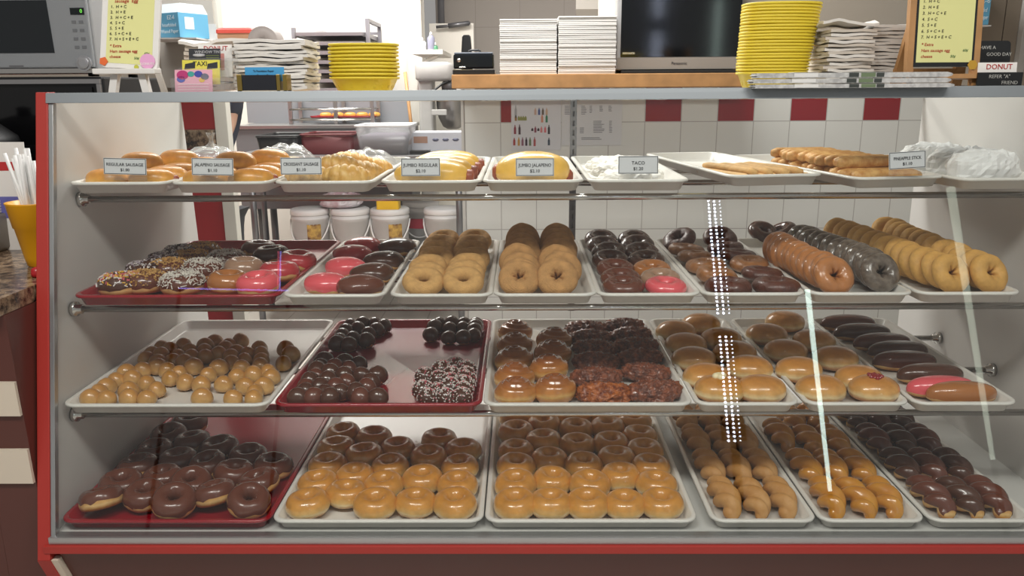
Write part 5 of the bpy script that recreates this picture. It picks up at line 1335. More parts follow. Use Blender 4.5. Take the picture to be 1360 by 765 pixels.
b = MB(); b.box(-W_MW/2+.004, W_MW/2-.004, -.010, -.0005, .022, H_MW-.006); fr = b.build('front_panel', M('microwave_front', '9ca0a4', .4, .3), t, .004)
xa_, xb_ = onY(70, 50, 2.29).x-t.location.x, 0
b = MB(); b.hexa([(-W_MW/2+.01, -.0115, .062), (xa_, -.0115, .062), (xa_, -.0102, .062), (-W_MW/2+.01, -.0102, .062), (-W_MW/2+.01, -.0115, .20), (xa_-.004, -.0115, .20), (xa_-.004, -.0102, .20), (-W_MW/2+.01, -.0102, .20)]); b.build('door_window', M('dark_window', '1d2226', .15), t)
b = MB(); b.box(-W_MW/2, W_MW/2, -.012, .0, .008, .020); b.build('chrome_strip', mchrome, t)
kx = onY(113, 84, 2.29); kx = Vector((kx.x-t.location.x, 0, kx.z-t.location.z))
b = MB(); b.lathe([(.021, 0), (.021, .008), (.016, .008), (.015, .013), (.010, .014)], 28, smooth=False, X=Matrix.Translation((kx.x, -.0102, kx.z)) @ Matrix.Rotation(PI/2, 4, 'X')); b.build('dial', M('dial_silver', 'b4b5b8', .25, .6), t)
b = MB(); dx = onY(103, 15, 2.29).x-t.location.x; dz = onY(103, 15, 2.29).z-t.location.z
b.box(dx-.020, dx+.018, -.0118, -.0102, dz-.009, dz+.009); ds = b.build('display', M('display_black', '10181a', .2), t)
text('0', .014, M('display_green', '6ad04a', .4, emit=1.2), ds, (dx+.010, -.0121, dz))
for i in range(4):
    for j in range(2):
        zz = dz-.028-.022*i; 
        b = MB(); b.box(dx-.014+.020*j-.006, dx-.014+.020*j+.006, -.0112, -.0102, zz-.004, zz+.004); b.build('button', M('button_grey', '74777b', .4), t)
lx, lz = onY(22, 88, 2.29).x-t.location.x, onY(22, 88, 2.29).z-t.location.z
b = MB(); b.box(lx-.020, lx+.020, -.0108, -.0102, lz-.0015, lz+.0025); b.box(lx-.012, lx+.012, -.0108, -.0102, lz-.008, lz-.006); b.build('badge', mgrey, t)
for x in (-.22, .22):
    b = MB(); b.lathe([(.014, 0), (.014, .0118)], 12, c=(x, .05, 0)); b.lathe([(.014, 0), (.014, .0118)], 12, c=(x, .29, 0)); b.build('foot', mblack, t)
q = onY(2, 200, 2.12)
t = thing('rice_cooker', 'black round cooker with a silver rimmed lid behind the straws', 'cooker', (q.x-.10, 2.135, zc_+.0005))
b = MB(); hh = onY(2, 160, 2.0).z-zc_
b.lathe([(.10, 0), (.12, .02), (.125, hh*.5), (.13, hh*.72)], 32); b.build('pot', M('cooker_black', '141416', .5), t)
b = MB(); b.lathe([(.131, hh*.722), (.137, hh*.74), (.131, hh*.76)], 32, cap0=False, cap1=False); b.build('rim', msteel, t)
b = MB(); b.lathe([(.13, hh*.762), (.12, hh*.86), (.08, hh*.96), (.03, hh)], 32); b.build('lid', M('cooker_black', '141416', .5), t)
b = MB(); b.lathe([(.02, hh+.0005), (.018, hh+.015), (.022, hh+.022), (.005, hh+.026)], 16); b.build('knob', mblack, t)
# red bottle-like tag by the post
q = onZ(36, 372, zc_)
b = MB(); b.lathe([(.0, 0), (.012, .001), (.013, .008), (.011, .018), (.005, .022)], 18); o = b.build('candy_dish', M('red_plastic', 'b02028', .3)); o.location = (q.x+.006, q.y+.03, zc_+.0005); tag(o, 'small red plastic cap on the granite counter beside the red post', 'cap')

# ------------------------------------------------------------------ kitchen
YK = 4.75
kx0, kx1 = onY(300, 210, YK).x, onY(622, 210, YK).x
kz = onY(460, 207, YK).z
t = thing('prep_table', 'stainless steel prep table standing in the kitchen passage', 'table', (0, 0, 0))
b = MB(); b.box(kx0, kx1, YK, YK+.70, kz-.035, kz); b.build('table_top', msteel, t, .003)
b = MB(); b.box(kx0, kx1, YK+.03, YK+.68, .33, .35); b.build('undershelf', msteelD, t)
def leg(x, y): b = MB(); b.tube([(x, y, 0), (x, y, .329)], .02, 12); b.tube([(x, y, .351), (x, y, kz-.036)], .02, 12); return b.build('leg', msteelD, t)
leg(onY(338, 290, YK+.05).x, YK+.05); leg(onY(352, 290, YK+.62).x, YK+.62); leg(onY(613, 410, YK+.06).x, YK+.06); leg(onY(613, 410, YK+.62).x, YK+.62)
TZ = kz+.0008
# glazing sink behind
YG = YK+.72
gz = onY(430, 166, YG).z
X0, X1, _, _ = R3(313, 166, 545, 200, YG)
t = thing('donut_glazer', 'long stainless steel glazing sink with a raised back behind the table', 'sink', (0, 0, 0))
b = MB(); b.box(X0, X1, YG, YG+.45, .66, gz-.025); b.build('tank', M('steel_tank', '7c7d80', .45, .2), t, .004)
b = MB(); b.box(X0-.01, X1+.01, YG-.015, YG+.45, gz-.0245, gz); b.build('rim', msteel, t, .004)
bz = onY(430, 133, YG+.45).z
X2_, X3_, _, _ = R3(330, 133, 545, 166, YG+.45)
b = MB(); b.box(X2_, X3_, YG+.42, YG+.45, gz+.0005, bz); b.build('back_splash', M('steel_splash', '8e9096', .45, .2), t)
for x in (X0+.1, X1-.1):
    b = MB(); b.tube([(x, YG+.1, 0), (x, YG+.1, .659)], .025, 10); b.tube([(x, YG+.38, 0), (x, YG+.38, .659)], .025, 10); b.build('leg', msteelD, t)
def tub(name, x0, x1, yt, yb, Y, dep, mat, lab, cat, flare=.88, rim=.006, rimmat=None, z=None):
    X0, X1, Z0, Z1 = R3(x0, yt, x1, yb, Y); w = X1-X0; h = Z1-TZ if z is None else Z1-z
    t = thing(name, lab, cat, ((X0+X1)/2, Y+dep/2, TZ if z is None else z))
    b = MB(); k = flare
    b.loft([rrect(w*k, dep*k, .03, 0, 5), rrect(w*k, dep*k, .03, .002, 5), rrect(w*.97, dep*.97, .03, h-.013, 5), rrect(w*.96, dep*.96, .03, h-.013, 5), rrect(w*k*.98, dep*k*.98, .03, .006, 5)]); b.build('tub', mat, t)
    b = MB(); b.loft([rrect(w*.96, dep*.96, .03, h-.0125, 5), rrect(w, dep, .03, h-.012, 5), rrect(w, dep, .03, h-.002, 5), rrect(w*.985, dep*.985, .03, h, 5), rrect(w*.955, dep*.955, .03, h, 5), rrect(w*.955, dep*.955, .03, h-.0125, 5)], cap0=False, cap1=False); b.build('rim', rimmat or mat, t)
    return t, w, h, dep
tub('bus_tub', 338, 396, 180, 203, YK+.06, .42, mblack, 'black plastic bus tub at the near end of the table', 'tub')
tub('storage_tub', 397, 470, 178, 203, YK+.10, .38, M('red_bin_plastic', '560c14', .5), 'dark red plastic bin between the black tub and clear tub', 'tub', .95)
t, w, h, dep = tub('clear_tub', 470, 545, 166, 203, YK+.02, .36, clear_mat('frosted_plastic', (.9, .9, .92), 1.45, .2, .10), 'clear plastic tub half full of grey flour mix on the table', 'tub', .84, rimmat=M('pale_rim', 'd8d8da', .4))
b = MB(); b.loft([rrect(w*.80, dep*.80, .03, .008, 5), rrect(w*.865, dep*.865, .03, h*.62, 5), rrect(w*.6, dep*.6, .03, h*.68, 5)]); b.build('flour_mix', M('grey_mix', '6f6a72', .8), t)
o = None
X0, X1, Z0, Z1 = R3(396, 178, 424, 186, YK+.1)
b = MB(); b.loft([rrect(.12*s, .05*s, .02, z, 4) for s, z in ((.9, 0), (1, .008), (.8, .02))]); o = b.build('bread_loaf', M('bread_crust', 'c8987a', .6)); o.location = ((X0+X1)/2, YK+.22, TZ+.09); tag(o, 'small tan loaf lying on the dark red bin', 'bread')
# leaning wooden stick
a, c = onY(549, 172, YK+.45), onY(538, 96, YK+.60)
b = MB(); b.tube([(a.x, YK+.45, TZ), (c.x, YK+.6, c.z)], .011, 10); tag(b.build('wooden_rod', mwood), 'thin wooden rod leaning upright beside the mixer', 'rod')
# black stapler-like tray and foil boxes
X0, X1, Z0, Z1 = R3(543, 195, 570, 200, YK+.05)
b = MB(); b.box(-.06, .06, 0, .05, 0, .022); o = b.build('small_box', mblack, None, .003); o.location = ((X0+X1)/2, YK+.08, TZ); tag(o, 'small black box at the front of the kitchen table', 'box')
X0, X1, Z0, Z1 = R3(545, 178, 617, 196, YK+.2)
t = thing('foil_carton', 'white and grey carton with blue leaf prints beside the clear tub', 'carton', ((X0+X1)/2, YK+.25, TZ))
w = X1-X0; b = MB(); b.box(-w/2, w/2, 0, .22, 0, .12); b.build('carton', M('pale_grey_card', 'bfc0c8', .5), t, .003)
for i in range(4):
    b = MB(); b.lathe([(.018, 0), (.018, .0008)], 6, sx=1.2, sy=.6, X=Matrix.Translation((-w*.05+i*.062, -.0002, .075)) @ Matrix.Rotation(PI/2, 4, 'X')); b.build('printed_leaf', M('leaf_print', '5a5c70', .6), t)
b = MB(); b.box(-w*.46, -w*.2, -.001, -.0002, .055, .095); b.build('brown_patch', M('brown_print', 'a07c6a', .6), t)
# mixer
YM = YK+.78
mmix = M('mixer_grey', 'b4b2b0', .4, var=.06)
t = thing('stand_mixer', 'big grey floor mixer with a steel bowl behind the kitchen table', 'mixer', (0, 0, 0))
X0, X1, Z0, Z1 = R3(550, 81, 602, 108, YM)
b = MB(); zc2 = (Z0+Z1)/2; rr = (Z1-Z0)/2
b.loft([[(x, YM+.16+.13*s*math.copysign(abs(math.cos(2*PI*j/20))**.35, math.cos(2*PI*j/20)), zc2+rr*s*math.copysign(abs(math.sin(2*PI*j/20))**.35, math.sin(2*PI*j/20))) for j in range(20)] for x, s in ((X0, .8), (X0+.015, .97), (X0+.04, 1), (X1-.05, .98), (X1-.02, .85), (X1, .6))]); b.build('motor_head', mmix, t)
c0, c1, _, zb0 = R3(554, 108, 573, 175, YM)
b = MB(); b.loft([rrect((c1-c0)*s, .2, .02, z, 4, (c0+c1)/2, YM+.2) for s, z in ((1.25, .1), (1.1, .6), (1, TZ+.1), (1, Z0+.02))], smooth=False); b.build('column', mmix, t)
b = MB(); b.loft([rrect(.5*s, .5, .05, z, 4, (c0+X1)/2+.12, YM+.22) for s, z in ((1, 0), (1, .06), (.8, .1))], smooth=False); b.build('base', mmix, t)
bx = onY(598, 145, YM).x; bzt, bzb = onY(598, 128, YM).z, onY(598, 173, YM).z
br = (onY(617, 145, YM).x-onY(573, 145, YM).x)/2
b = MB(); hb = bzt-bzb
b.lathe([(br*.35, 0), (br*.62, hb*.08), (br*.88, hb*.35), (br*.98, hb*.7), (br, hb), (br*1.03, hb+.006), (br*.97, hb+.004), (br*.85, hb*.4), (br*.3, .02)], 36, c=(bx, YM+.18, bzb)); b.build('mixing_bowl', M('bowl_steel', '918d8a', .28, .8), t)
b = MB(); b.box(bx-br*1.1, bx-br*.2, YM-.03, YM-.012, bzb+hb*.45, bzb+hb*.62); b.build('bowl_arm', mmix, t, .005)
a0, a1, az0, az1 = R3(583, 105, 600, 121, YM)
b = MB(); b.lathe([(.05, az0-.0), (.055, az1-.03), (.03, az1)], 18, c=((a0+a1)/2+.01, YM+.17, 0)); b.lathe([(.012, bzt-.05), (.012, az0)], 10, c=((a0+a1)/2+.01, YM+.17, 0)); b.build('beater_shaft', M('shaft_grey', '7c7a7c', .4, .5), t)
b = MB(); b.tube([(c1+.01, YM+.0, bzt), (c1+.02, YM, Z0-.06), (c1+.07, YM+.02, Z0-.02), (c1+.12, YM+.05, Z0)], .008, 8); b.build('power_cord', mblack, t)
# wall shelf with bottles
YS = 5.75
X0, X1, Z0, Z1 = R3(547, 66, 588, 72, YS)
t = thing('wall_shelf', 'small white bracket shelf with bottles above the mixer', 'shelf', (0, 0, 0))
b = MB(); b.box(X0, X1, YS, YS+.72, Z0, Z1); b.build('shelf_board', mwp, t, .003)
b = MB(); b.tube([(X0+.03, YS+.1, Z0-.25), (X0+.04, YS+.1, Z0-.10), (X0+.09, YS+.1, Z0-.04), (X0+.18, YS+.1, Z0-.002)], .014, 8); b.build('bracket', mwp, t)
for x, ht, m, lab in ((561, .062, M('clear_white_plastic', 'dedede', .3), 'short white bottle on the bracket shelf'), (572.5, .10, M('lilac_plastic', '8e8fa4', .4), 'grey lilac squeeze bottle on the bracket shelf'), (578, .03, M('green_plastic', '4f8a68', .4), 'tiny green bottle on the bracket shelf')):
    q = onY(x, 62, YS+.05); r = .026 if ht > .05 else .018
    t2 = thing('bottle', lab, 'bottle', (q.x, YS+.06, Z1+.0005))
    b = MB(); b.lathe([(r*.95, 0), (r, .003), (r, ht*.8), (r*.6, ht*.95), (r*.4, ht)], 18); b.build('bottle_body', m, t2)
    b = MB(); b.lathe([(r*.42, ht+.0004), (r*.3, ht+.012), (r*.12, ht+.022)], 12); b.build('cap', mpaper, t2)
# open white door with its closer arm
X0, X1, Z0, Z1 = R3(572, 31, 630, 170, 6.9)
b = MB(); b.box(X0, X1, 6.9, 6.945, .01, Z1); struct(b.build('door_1', M('door_white', 'd8d4cc', .5)))
q = onY(592, 34, 6.85)
b = MB(); b.tube([(q.x-.08, 6.86, q.z-.01), (q.x+.05, 6.86, q.z), (q.x+.20, 6.86, q.z+.02)], .012, 8); b.tube([(q.x+.02, 6.86, q.z-.002), (q.x+.19, 6.86, q.z+.018)], .02, 8); o = b.build('door_closer', msteelD); o['kind'] = 'structure'
# bun pan rack with pans
YR = 5.96
X0, X1, Z0, Z1 = R3(392, 36, 490, 180, YR)
t = thing('bun_pan_rack', 'grey metal bun pan rack full of sheet pans in the kitchen', 'rack', (0, 0, 0))
for x in (X0, X1):
    for y in (YR+.05, YR+.55):
        b = MB(); b.box(x-.014, x+.014, y-.014, y+.014, .08, Z1+.06 if (x == X1) else Z1); b.build('upright', M('rack_grey', '8f8d94', .4, .4), t)
b = MB(); b.box(X1-.014, X1+.014, YR+.0645, YR+.5355, Z1+.035, Z1+.06); b.box(X0+.0145, X1-.0145, YR+.536, YR+.564, Z1-.02, Z1+.0); b.build('top_bar', M('rack_grey', '8f8d94', .4, .4), t)
b = MB()
for x in (X0, X1):
    for y in (YR+.05, YR+.55): b.lathe([(.03, 0), (.035, .01), (.035, .06), (.03, .07)], 12, c=(x, y, .0))
b.build('caster', mblack, t)
mpan = M('sheet_pan_grey', 'a3a1a6', .4, .5)
b = MB(); w = X1-X0-.05
b.loft([rrect(w, .62, .02, 0, 4), rrect(w+.01, .63, .02, .001, 4), rrect(w+.018, .64, .02, .024, 4), rrect(w+.012, .632, .02, .025, 4), rrect(w-.004, .62, .02, .004, 4)], smooth=False); mp = b.mesh('sheet_pan', mpan)
st = (Z1-.06-1.25)/9
for i in range(14):
    z = 1.25+st*(i-4)
    o = link('sheet_pan', mp); o.location = ((X0+X1)/2, YR+.30, z); tag(o, f'grey sheet pan in the bun pan rack, {ORD[14-i]} from the top', 'pan', 'sheet pans in the kitchen rack')
    b2 = MB(); 
for i in range(14):
    z = 1.25+st*(i-4)-.004
    b = MB(); b.box(X0+.0145, X0+.03, YR+.02, YR+.58, z-.002, z+.003); b.box(X1-.03, X1-.0145, YR+.02, YR+.58, z-.002, z+.003); b.build('slide_rail', M('rack_grey', '8f8d94', .4, .4), t)
q = onY(425, 34, YR+.3)
b = MB(); b.lathe([(.07, 0), (.085, .012), (.05, .018), (.02, .03), (.0, .034)], 20, sx=1.2); o = b.build('pan_lid', mpan); o.location = (q.x, YR+.3, 1.25+st*9+.0265); tag(o, 'small grey metal lid on top of the bun pan rack', 'lid')
# glass donut display rack on the glazer with red trays
X0, X1, Z0, Z1 = R3(390, 133, 497, 176, YG+.2)
t = thing('display_rack', 'clear and chrome countertop rack holding red trays over the glazing sink', 'rack', (0, 0, 0))
for x in (X0, (X0+X1)/2+.03, X1):
    b = MB(); b.box(x-.012, x+.012, YG+.12, YG+.144, gz+.0005, Z1+.02); b.build('post', msteel, t)
    b = MB(); b.box(x-.012, x+.012, YG+.38, YG+.404, gz+.0005, Z1+.02); b.build('post', msteel, t)
for z in (gz+.03, gz+.10):
    b = MB(); b.tube([(X0, YG+.105, z), (X1, YG+.105, z)], .006, 8); b.tube([(X0, YG+.372, z), (X1, YG+.372, z)], .006, 8); b.build('cross_rod', mchrome, t)
for z, x0, x1, lab in ((gz+.038, X0+.12, X1+.02, 'small red tray on the lower rods of the countertop rack'),):
    b = MB(); b.loft([rrect(x1-x0-.02, .20, .02, 0, 4, (x0+x1)/2, YG+.26), rrect(x1-x0, .218, .02, .016, 4, (x0+x1)/2, YG+.26), rrect(x1-x0-.01, .21, .02, .016, 4, (x0+x1)/2, YG+.26), rrect(x1-x0-.03, .19, .02, .004, 4, (x0+x1)/2, YG+.26)]); o = b.build('serving_tray', mtrayR); o.location.z = z; tag(o, lab, 'tray')
    for i in range(5):
        put(P_BUN, (x0+.10+.085*i, YG+.22, z+.005), (0, 0, .3), f'{ORD[i+1]} small bread roll from the left on the red rack tray', 'bread rolls on the red rack tray', .75)
# buckets under the table
mbuk = M('white_bucket', 'd6d4d4', .4)
def bucket_parts(w, h):
    b = MB(); r = w/2
    b.lathe([(r*.84, 0), (r*.86, .003), (r*.96, h*.80), (r*.965, h*.80), (r*.965, h*.84), (r*.99, h*.845), (r*.99, h*.86), (r*.965, h*.865), (r*.965, h*.90)], 32, cap1=True); return b
YBK = YK+.10
bz0 = .3512
first = None
q0 = onY(405, 280, YBK); wB = 54*mpp(q0); hB = q0.z-bz0
mlab = M('bucket_label', 'c9a24a', .6, col2='5a2a1c', vscale=25)
def bucket(x, Y, z, s=1.0, label=True, lab='', band=False, w=wB, h=hB):
    q = onY(x, 290, Y)
    t = thing('bucket', lab, 'bucket', (q.x, Y+w/2*s, z)); t.scale = (s, s, s)
    w = w*.975; bucket_parts(w, h).build('pail', mbuk, t)
    b = MB(); r = w/2; b.lathe([(r*.97, h*.905), (r*1.0, h*.91), (r*1.0, h*.97), (r*.97, h*.99), (r*.9, h)], 32); b.build('lid', M('bucket_lid', 'e0dede', .4), t)
    b = MB(); b.tube([(-r*1.01*math.cos(a), -r*1.01*abs(math.sin(a))-.002, h*.82-h*.42*math.sin(a)) for a in [PI*i/14 for i in range(15)]], .005, 8); b.build('handle', M('bucket_handle', 'e6e4e2', .4), t)
    if label:
        b = MB(); b.grid(lambda u, v: (r*.955*math.sin(.05+.75*u), -r*.955*math.cos(.05+.75*u), h*(.50+.27*v)), 8, 2); o = b.build('paper_label', mlab, t); o['label'] = 'gold and brown picture label'
    if band:
        b = MB(); b.lathe([(r*.95, h*.55), (r*.955, h*.72)], 28, cap0=False, cap1=False); b.build('red_band', M('red_band', 'a83040', .5), t)
bucket(405, YBK, bz0, 1, True, 'white bucket with a gold label nearest the table legs')
bucket(460, YBK, bz0, 1, False, 'plain white bucket between the two gold labelled buckets')
bucket(514, YBK, bz0, 1, True, 'white bucket with a gold label under the yellow sponge box')
bucket(586, YBK, bz0, 1, False, 'plain white bucket beside the end leg of the kitchen table')
bucket(556, YBK+.34, bz0, 1, False, 'red banded bucket standing behind the front row of buckets', True)
zl = bz0+hB+.0008
X0, X1, Z0, Z1 = R3(498, 255, 528, 278, YBK)
b = MB(); b.loft([rrect(X1-X0, .10, .012, z, 4) for z in (0, .07)], smooth=False); o = b.build('sponge_box', M('yellow_box', 'e0b418', .5)); o.location = ((X0+X1)/2, YBK+.08, zl); tag(o, 'bright yellow box on the lid of a gold labelled bucket', 'box')
X0, X1, Z0, Z1 = R3(418, 255, 476, 279, YBK)
o = parcel_mesh((X1-X0)/2, .10, .10, 11, .012).build('bread_bag', M('patterned_bag', 'd0ccd2', .5, col2='b09098', vscale=14)); o.location = ((X0+X1)/2, YBK+.13, zl); tag(o, 'crumpled printed bag on the plain bucket between labelled ones', 'bag')

# ------------------------------------------------------------------ person behind the partition, only an elbow shows past the jamb
YPz = 3.98
e = onY(316, 158, YPz)                                # elbow seen from the shop
wr = onY(326, 186, YPz)
px_ = e.x-.205
mskin = M('skin', 'b08a74', .5); mshirt = M('navy_shirt', '232838', .8); mpants = M('dark_trousers', '24242a', .8)
def skin_obj(name, pts, edges, mat, parent=None, root=0, sub=2):
    me = bpy.data.meshes.new(name); me.from_pydata([p for p, r in pts], edges, [])
    o = link(name, me, parent); me.materials.append(mat)
    o.modifiers.new('skin', 'SKIN'); sv = me.skin_vertices[0] if me.skin_vertices else None
    if sv is None: me.attributes.new('skin', 'FLOAT', 'POINT')
    for i, (p, r) in enumerate(pts):
        d = me.skin_vertices[0].data[i]; d.radius = (r if isinstance(r, tuple) else (r, r)); d.use_root = (i == root)
    s = o.modifiers.new('sub', 'SUBSURF'); s.levels = sub; s.render_levels = sub
    for p_ in me.polygons: p_.use_smooth = True
    o.modifiers['skin'].use_smooth_shade = True
    return o
hz = .95
sh = 1.40
pts = [((px_, YPz+.02, hz), (.155, .11)), ((px_, YPz+.02, 1.12), (.14, .10)), ((px_, YPz+.02, 1.30), (.165, .11)), ((px_, YPz+.02, 1.42), (.09, .07)), ((px_, YPz+.01, 1.50), (.052, .052)),
       ((px_, YPz, 1.57), (.062, .072)), ((px_, YPz-.005, 1.66), (.074, .09)), ((px_, YPz+.005, 1.74), (.05, .06)),
       ((px_+.18, YPz+.02, sh-.01), .052), ((e.x-.045, YPz+.01, e.z-.01), .040), ((wr.x-.075, YPz-.20, wr.z-.06), .026), ((wr.x-.085, YPz-.27, wr.z-.08), (.022, .035)), ((wr.x-.09, YPz-.33, wr.z-.09), (.016, .035)),
       ((px_-.18, YPz+.02, sh-.01), .052), ((px_-.25, YPz+.0, e.z), .040), ((px_-.18, YPz-.20, wr.z-.06), .026), ((px_-.16, YPz-.27, wr.z-.08), (.022, .035)), ((px_-.15, YPz-.33, wr.z-.09), (.016, .035)),
       ((px_+.09, YPz+.02, .86), .088), ((px_+.10, YPz+.0, .48), .056), ((px_+.10, YPz+.03, .09), .038), ((px_+.105, YPz-.13, .035), .034),
       ((px_-.09, YPz+.02, .86), .088), ((px_-.10, YPz+.0, .48), .056), ((px_-.10, YPz+.03, .09), .038), ((px_-.105, YPz-.13, .035), .034)]
edg = [(0, 1), (1, 2), (2, 3), (3, 4), (4, 5), (5, 6), (6, 7), (2, 8), (8, 9), (9, 10), (10, 11), (11, 12), (2, 13), (13, 14), (14, 15), (15, 16), (16, 17), (0, 18), (18, 19), (19, 20), (20, 21), (0, 22), (22, 23), (23, 24), (24, 25)]
for side, (w12, sgn) in enumerate(((12, -1), (17, 1))):
    P0 = pts[w12][0]
    for k in range(4):
        n0 = len(pts); ox = (k-1.5)*.019; L = (.030, .036, .033, .026)[k]
        pts += [((P0[0]+ox, P0[1]-.02, P0[2]-.004), .0085), ((P0[0]+ox*1.1, P0[1]-.02-L, P0[2]-.016), .008), ((P0[0]+ox*1.1, P0[1]-.02-L*1.6, P0[2]-.038), .0065)]
        edg += [(w12, n0), (n0, n0+1), (n0+1, n0+2)]
    n0 = len(pts); B0 = pts[w12-1][0]
    pts += [((B0[0]+sgn*.035, B0[1]-.01, B0[2]-.006), .010), ((B0[0]+sgn*.048, B0[1]-.045, B0[2]-.016), .008)]; edg += [(w12-1, n0), (n0, n0+1)]
n0 = len(pts)
pts += [((px_, YPz-.098, 1.605), .012), ((px_-.078, YPz+.01, 1.62), .014), ((px_+.078, YPz+.01, 1.62), .014)]; edg += [(5, n0), (6, n0+1), (6, n0+2)]
person = skin_obj('person', pts, edg, mskin)
tag(person, 'person in a navy short sleeved shirt behind the partition, elbow showing past the jamb', 'person')
skin_obj('shirt', [((px_, YPz+.02, .93), (.17, .125)), ((px_, YPz+.02, 1.12), (.157, .117)), ((px_, YPz+.02, 1.30), (.18, .125)), ((px_, YPz+.02, 1.425), (.095, .08)), ((px_+.185, YPz+.02, sh-.01), .068), ((e.x-.045, YPz+.012, e.z+.005), .058), ((px_-.185, YPz+.02, sh-.01), .068), ((px_-.25, YPz+.01, e.z+.02), .058)],
         [(0, 1), (1, 2), (2, 3), (2, 4), (4, 5), (2, 6), (6, 7)], mshirt, person)
skin_obj('trousers', [((px_, YPz+.02, .95), (.165, .12)), ((px_+.09, YPz+.02, .84), .10), ((px_+.10, YPz+.0, .48), .07), ((px_+.10, YPz+.03, .10), .055), ((px_-.09, YPz+.02, .84), .10), ((px_-.10, YPz+.0, .48), .07), ((px_-.10, YPz+.03, .10), .055)],
         [(0, 1), (1, 2), (2, 3), (0, 4), (4, 5), (5, 6)], mpants, person)
b = MB(); b.lathe([(.0, .135), (.05, .125), (.082, .09), (.092, .04), (.088, .0)], 24, c=(px_, YPz+.018, 1.655), sy=1.1, cap0=False); b.build('hair', M('black_hair', '1a1412', .6), person)
for s in (-1, 1):
    b = MB(); b.lathe([(.0, -.006), (.006, -.004), (.009, 0), (.006, .004), (0, .006)], 12, X=Matrix.Translation((px_+s*.03, YPz-.086, 1.645)) @ Matrix.Rotation(PI/2, 4, 'X')); b.build('eye', M('eye_dark', '1c1614', .3), person)
b = MB(); b.tube([(px_-.024, YPz-.068, 1.562), (px_, YPz-.076, 1.560), (px_+.024, YPz-.068, 1.562)], [.003, .006, .003], 8); b.build('mouth', M('lips', '9a5a52', .5), person)

# ------------------------------------------------------------------ lights of the shop, and what the glass mirrors
w = bpy.data.worlds.new('world'); sc.world = w; w.use_nodes = True
w.node_tree.nodes['Background'].inputs[0].default_value = (1.0, .97, .93, 1); w.node_tree.nodes['Background'].inputs[1].default_value = WORLD
def area(name, loc, sx, sy, power, col=(1, .96, .9), rot=(0, 0, 0)):
    l = bpy.data.lights.new(name, 'AREA'); l.shape = 'RECTANGLE'; l.size = sx; l.size_y = sy; l.energy = power; l.color = col
    o = bpy.data.objects.new(name, l); COL.objects.link(o); o.location = loc; o.rotation_euler = rot; return o
for L in LIGHTS: area(*L)
# things standing in the shop behind the viewer: reflections only, placed by mirroring in the glass
def mirrored(px, py, Y):
    g = onG(px, py); d = (g-EYE).normalized(); r = d-GN*(2*d.dot(GN)); return g+r*((Y-g.y)/r.y)
mled = M('led_white', 'dfe8ff', .5, emit=EM_LED)
YD = -2.6
a, c = mirrored(976, 585, YD), mirrored(948, 262, YD)
t = thing('light_strip', 'tall strip of white light points in the shop window', 'light strip', (0, 0, 0))
b = MB(); ax = (c-a)
side = Vector((0, 0, 1)).cross(Vector((0, 1, 0)))
wv = Vector((1, 0, 0))
b.hexa([tuple(a+wv*s+Vector((0, dy, 0))) for s, dy in ((-.09, -.03), (.09, -.03), (.09, -.01), (-.09, -.01))]+[tuple(c+wv*s+Vector((0, dy, 0))) for s, dy in ((-.09, -.03), (.09, -.03), (.09, -.01), (-.09, -.01))])
b.box(a.x-.03, a.x+.03, YD-.03, YD-.01, 0, a.z-.01)
b.build('strip_body', mblack, t)
b = MB(); n = 62
for i in range(n):
    if 26 <= i <= 30: continue
    for k, s in enumerate((-.045, 0, .042)):
        p = a+ax*(i/n)+wv*s; r = .010 if k < 2 else .006
        b.lathe([(r, 0), (r*.6, .006)], 8, X=Matrix.Translation((p.x, YD-.008, p.z)) @ Matrix.Rotation(-PI/2, 4, 'X'))
o = b.build('light_point', mled, t); o['kind'] = 'stuff'
mtubew = M('tube_white', 'd8f0e6', .5, emit=EM_TUBE)
mtubed = M('tube_dim', 'd8e2d0', .5, emit=EM_TUBE2)
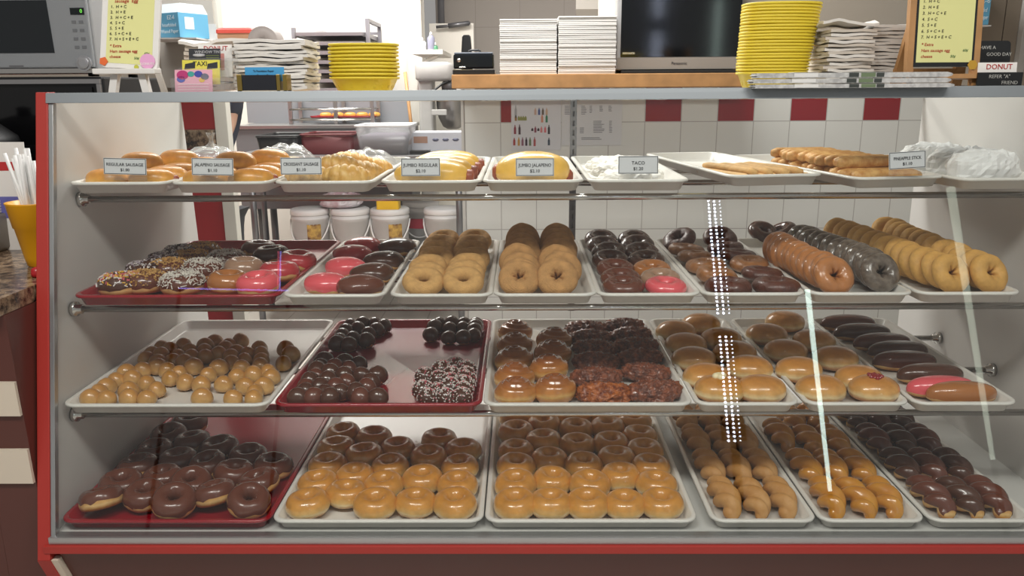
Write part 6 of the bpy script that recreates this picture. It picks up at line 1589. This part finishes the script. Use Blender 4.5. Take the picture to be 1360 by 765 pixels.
def tube_lamp(p0, p1, r0, r1, m, lab, YD=-2.6):
    a, c = mirrored(*p0, YD), mirrored(*p1, YD)
    t = thing('tube_lamp', lab, 'lamp', (0, 0, 0))
    b = MB(); b.tube([a.lerp(c, i/6) for i in range(7)], [r0+(r1-r0)*i/6 for i in range(7)], 10); b.build('tube', m, t)
    lo = a if a.z < c.z else c
    b = MB(); b.tube([(lo.x, lo.y, .0), (lo.x, lo.y, lo.z-.01)], .02, 8); b.build('stand', mblack, t)
tube_lamp((1102, 652), (1072, 385), .014, .020, mtubew, 'slim bright tube lamp standing in the shop')
tube_lamp((1318, 610), (1262, 250), .016, .034, mtubed, 'dim wide tube lamp standing in the shop')
mneon = M('neon_lavender', '8f86e8', .5, emit=7)
mneonr = M('neon_rose', 'e06a80', .5, emit=5)
t = thing('neon_sign', 'thin blue and rose neon corner tube in the shop', 'neon sign', (0, 0, 0))
a, c, e_ = mirrored(238, 383, -1.6), mirrored(383, 386, -1.6), mirrored(373, 334, -1.6); d_ = mirrored(372, 386, -1.6)
b = MB(); b.tube([a, c], .0055, 8); b.tube([d_, e_], .005, 8); b.build('neon_tube', mneon, t)
b = MB(); off = Vector((.014, 0, 0)); b.tube([d_-off, e_-off], .004, 8); b.build('neon_tube', mneonr, t)
b = MB(); b.tube([(c.x, -1.62, 0), (c.x, -1.62, c.z)], .012, 8); b.tube([(a.x, -1.62, 0), (a.x, -1.62, a.z)], .012, 8); b.build('stand', mblack, t)
q0, q1 = mirrored(680, 141, -.9), mirrored(806, 137, -.9)
area('ceiling_tube_light', (q0+q1)/2, (q1-q0).length, .05, 30, (1, 1, 1), (math.radians(-40), 0, 0))

# ------------------------------------------------------------------ output
sc.view_settings.view_transform = 'Standard'; sc.view_settings.look = 'None'; sc.view_settings.exposure = EXPOSURE; sc.view_settings.gamma = 1
sc.view_settings.use_curve_mapping = False
sc.cycles.use_denoising = True
sc.cycles.max_bounces = 8; sc.cycles.transparent_max_bounces = 24; sc.cycles.caustics_reflective = False; sc.cycles.caustics_refractive = False
sc.cycles.sample_clamp_indirect = 4
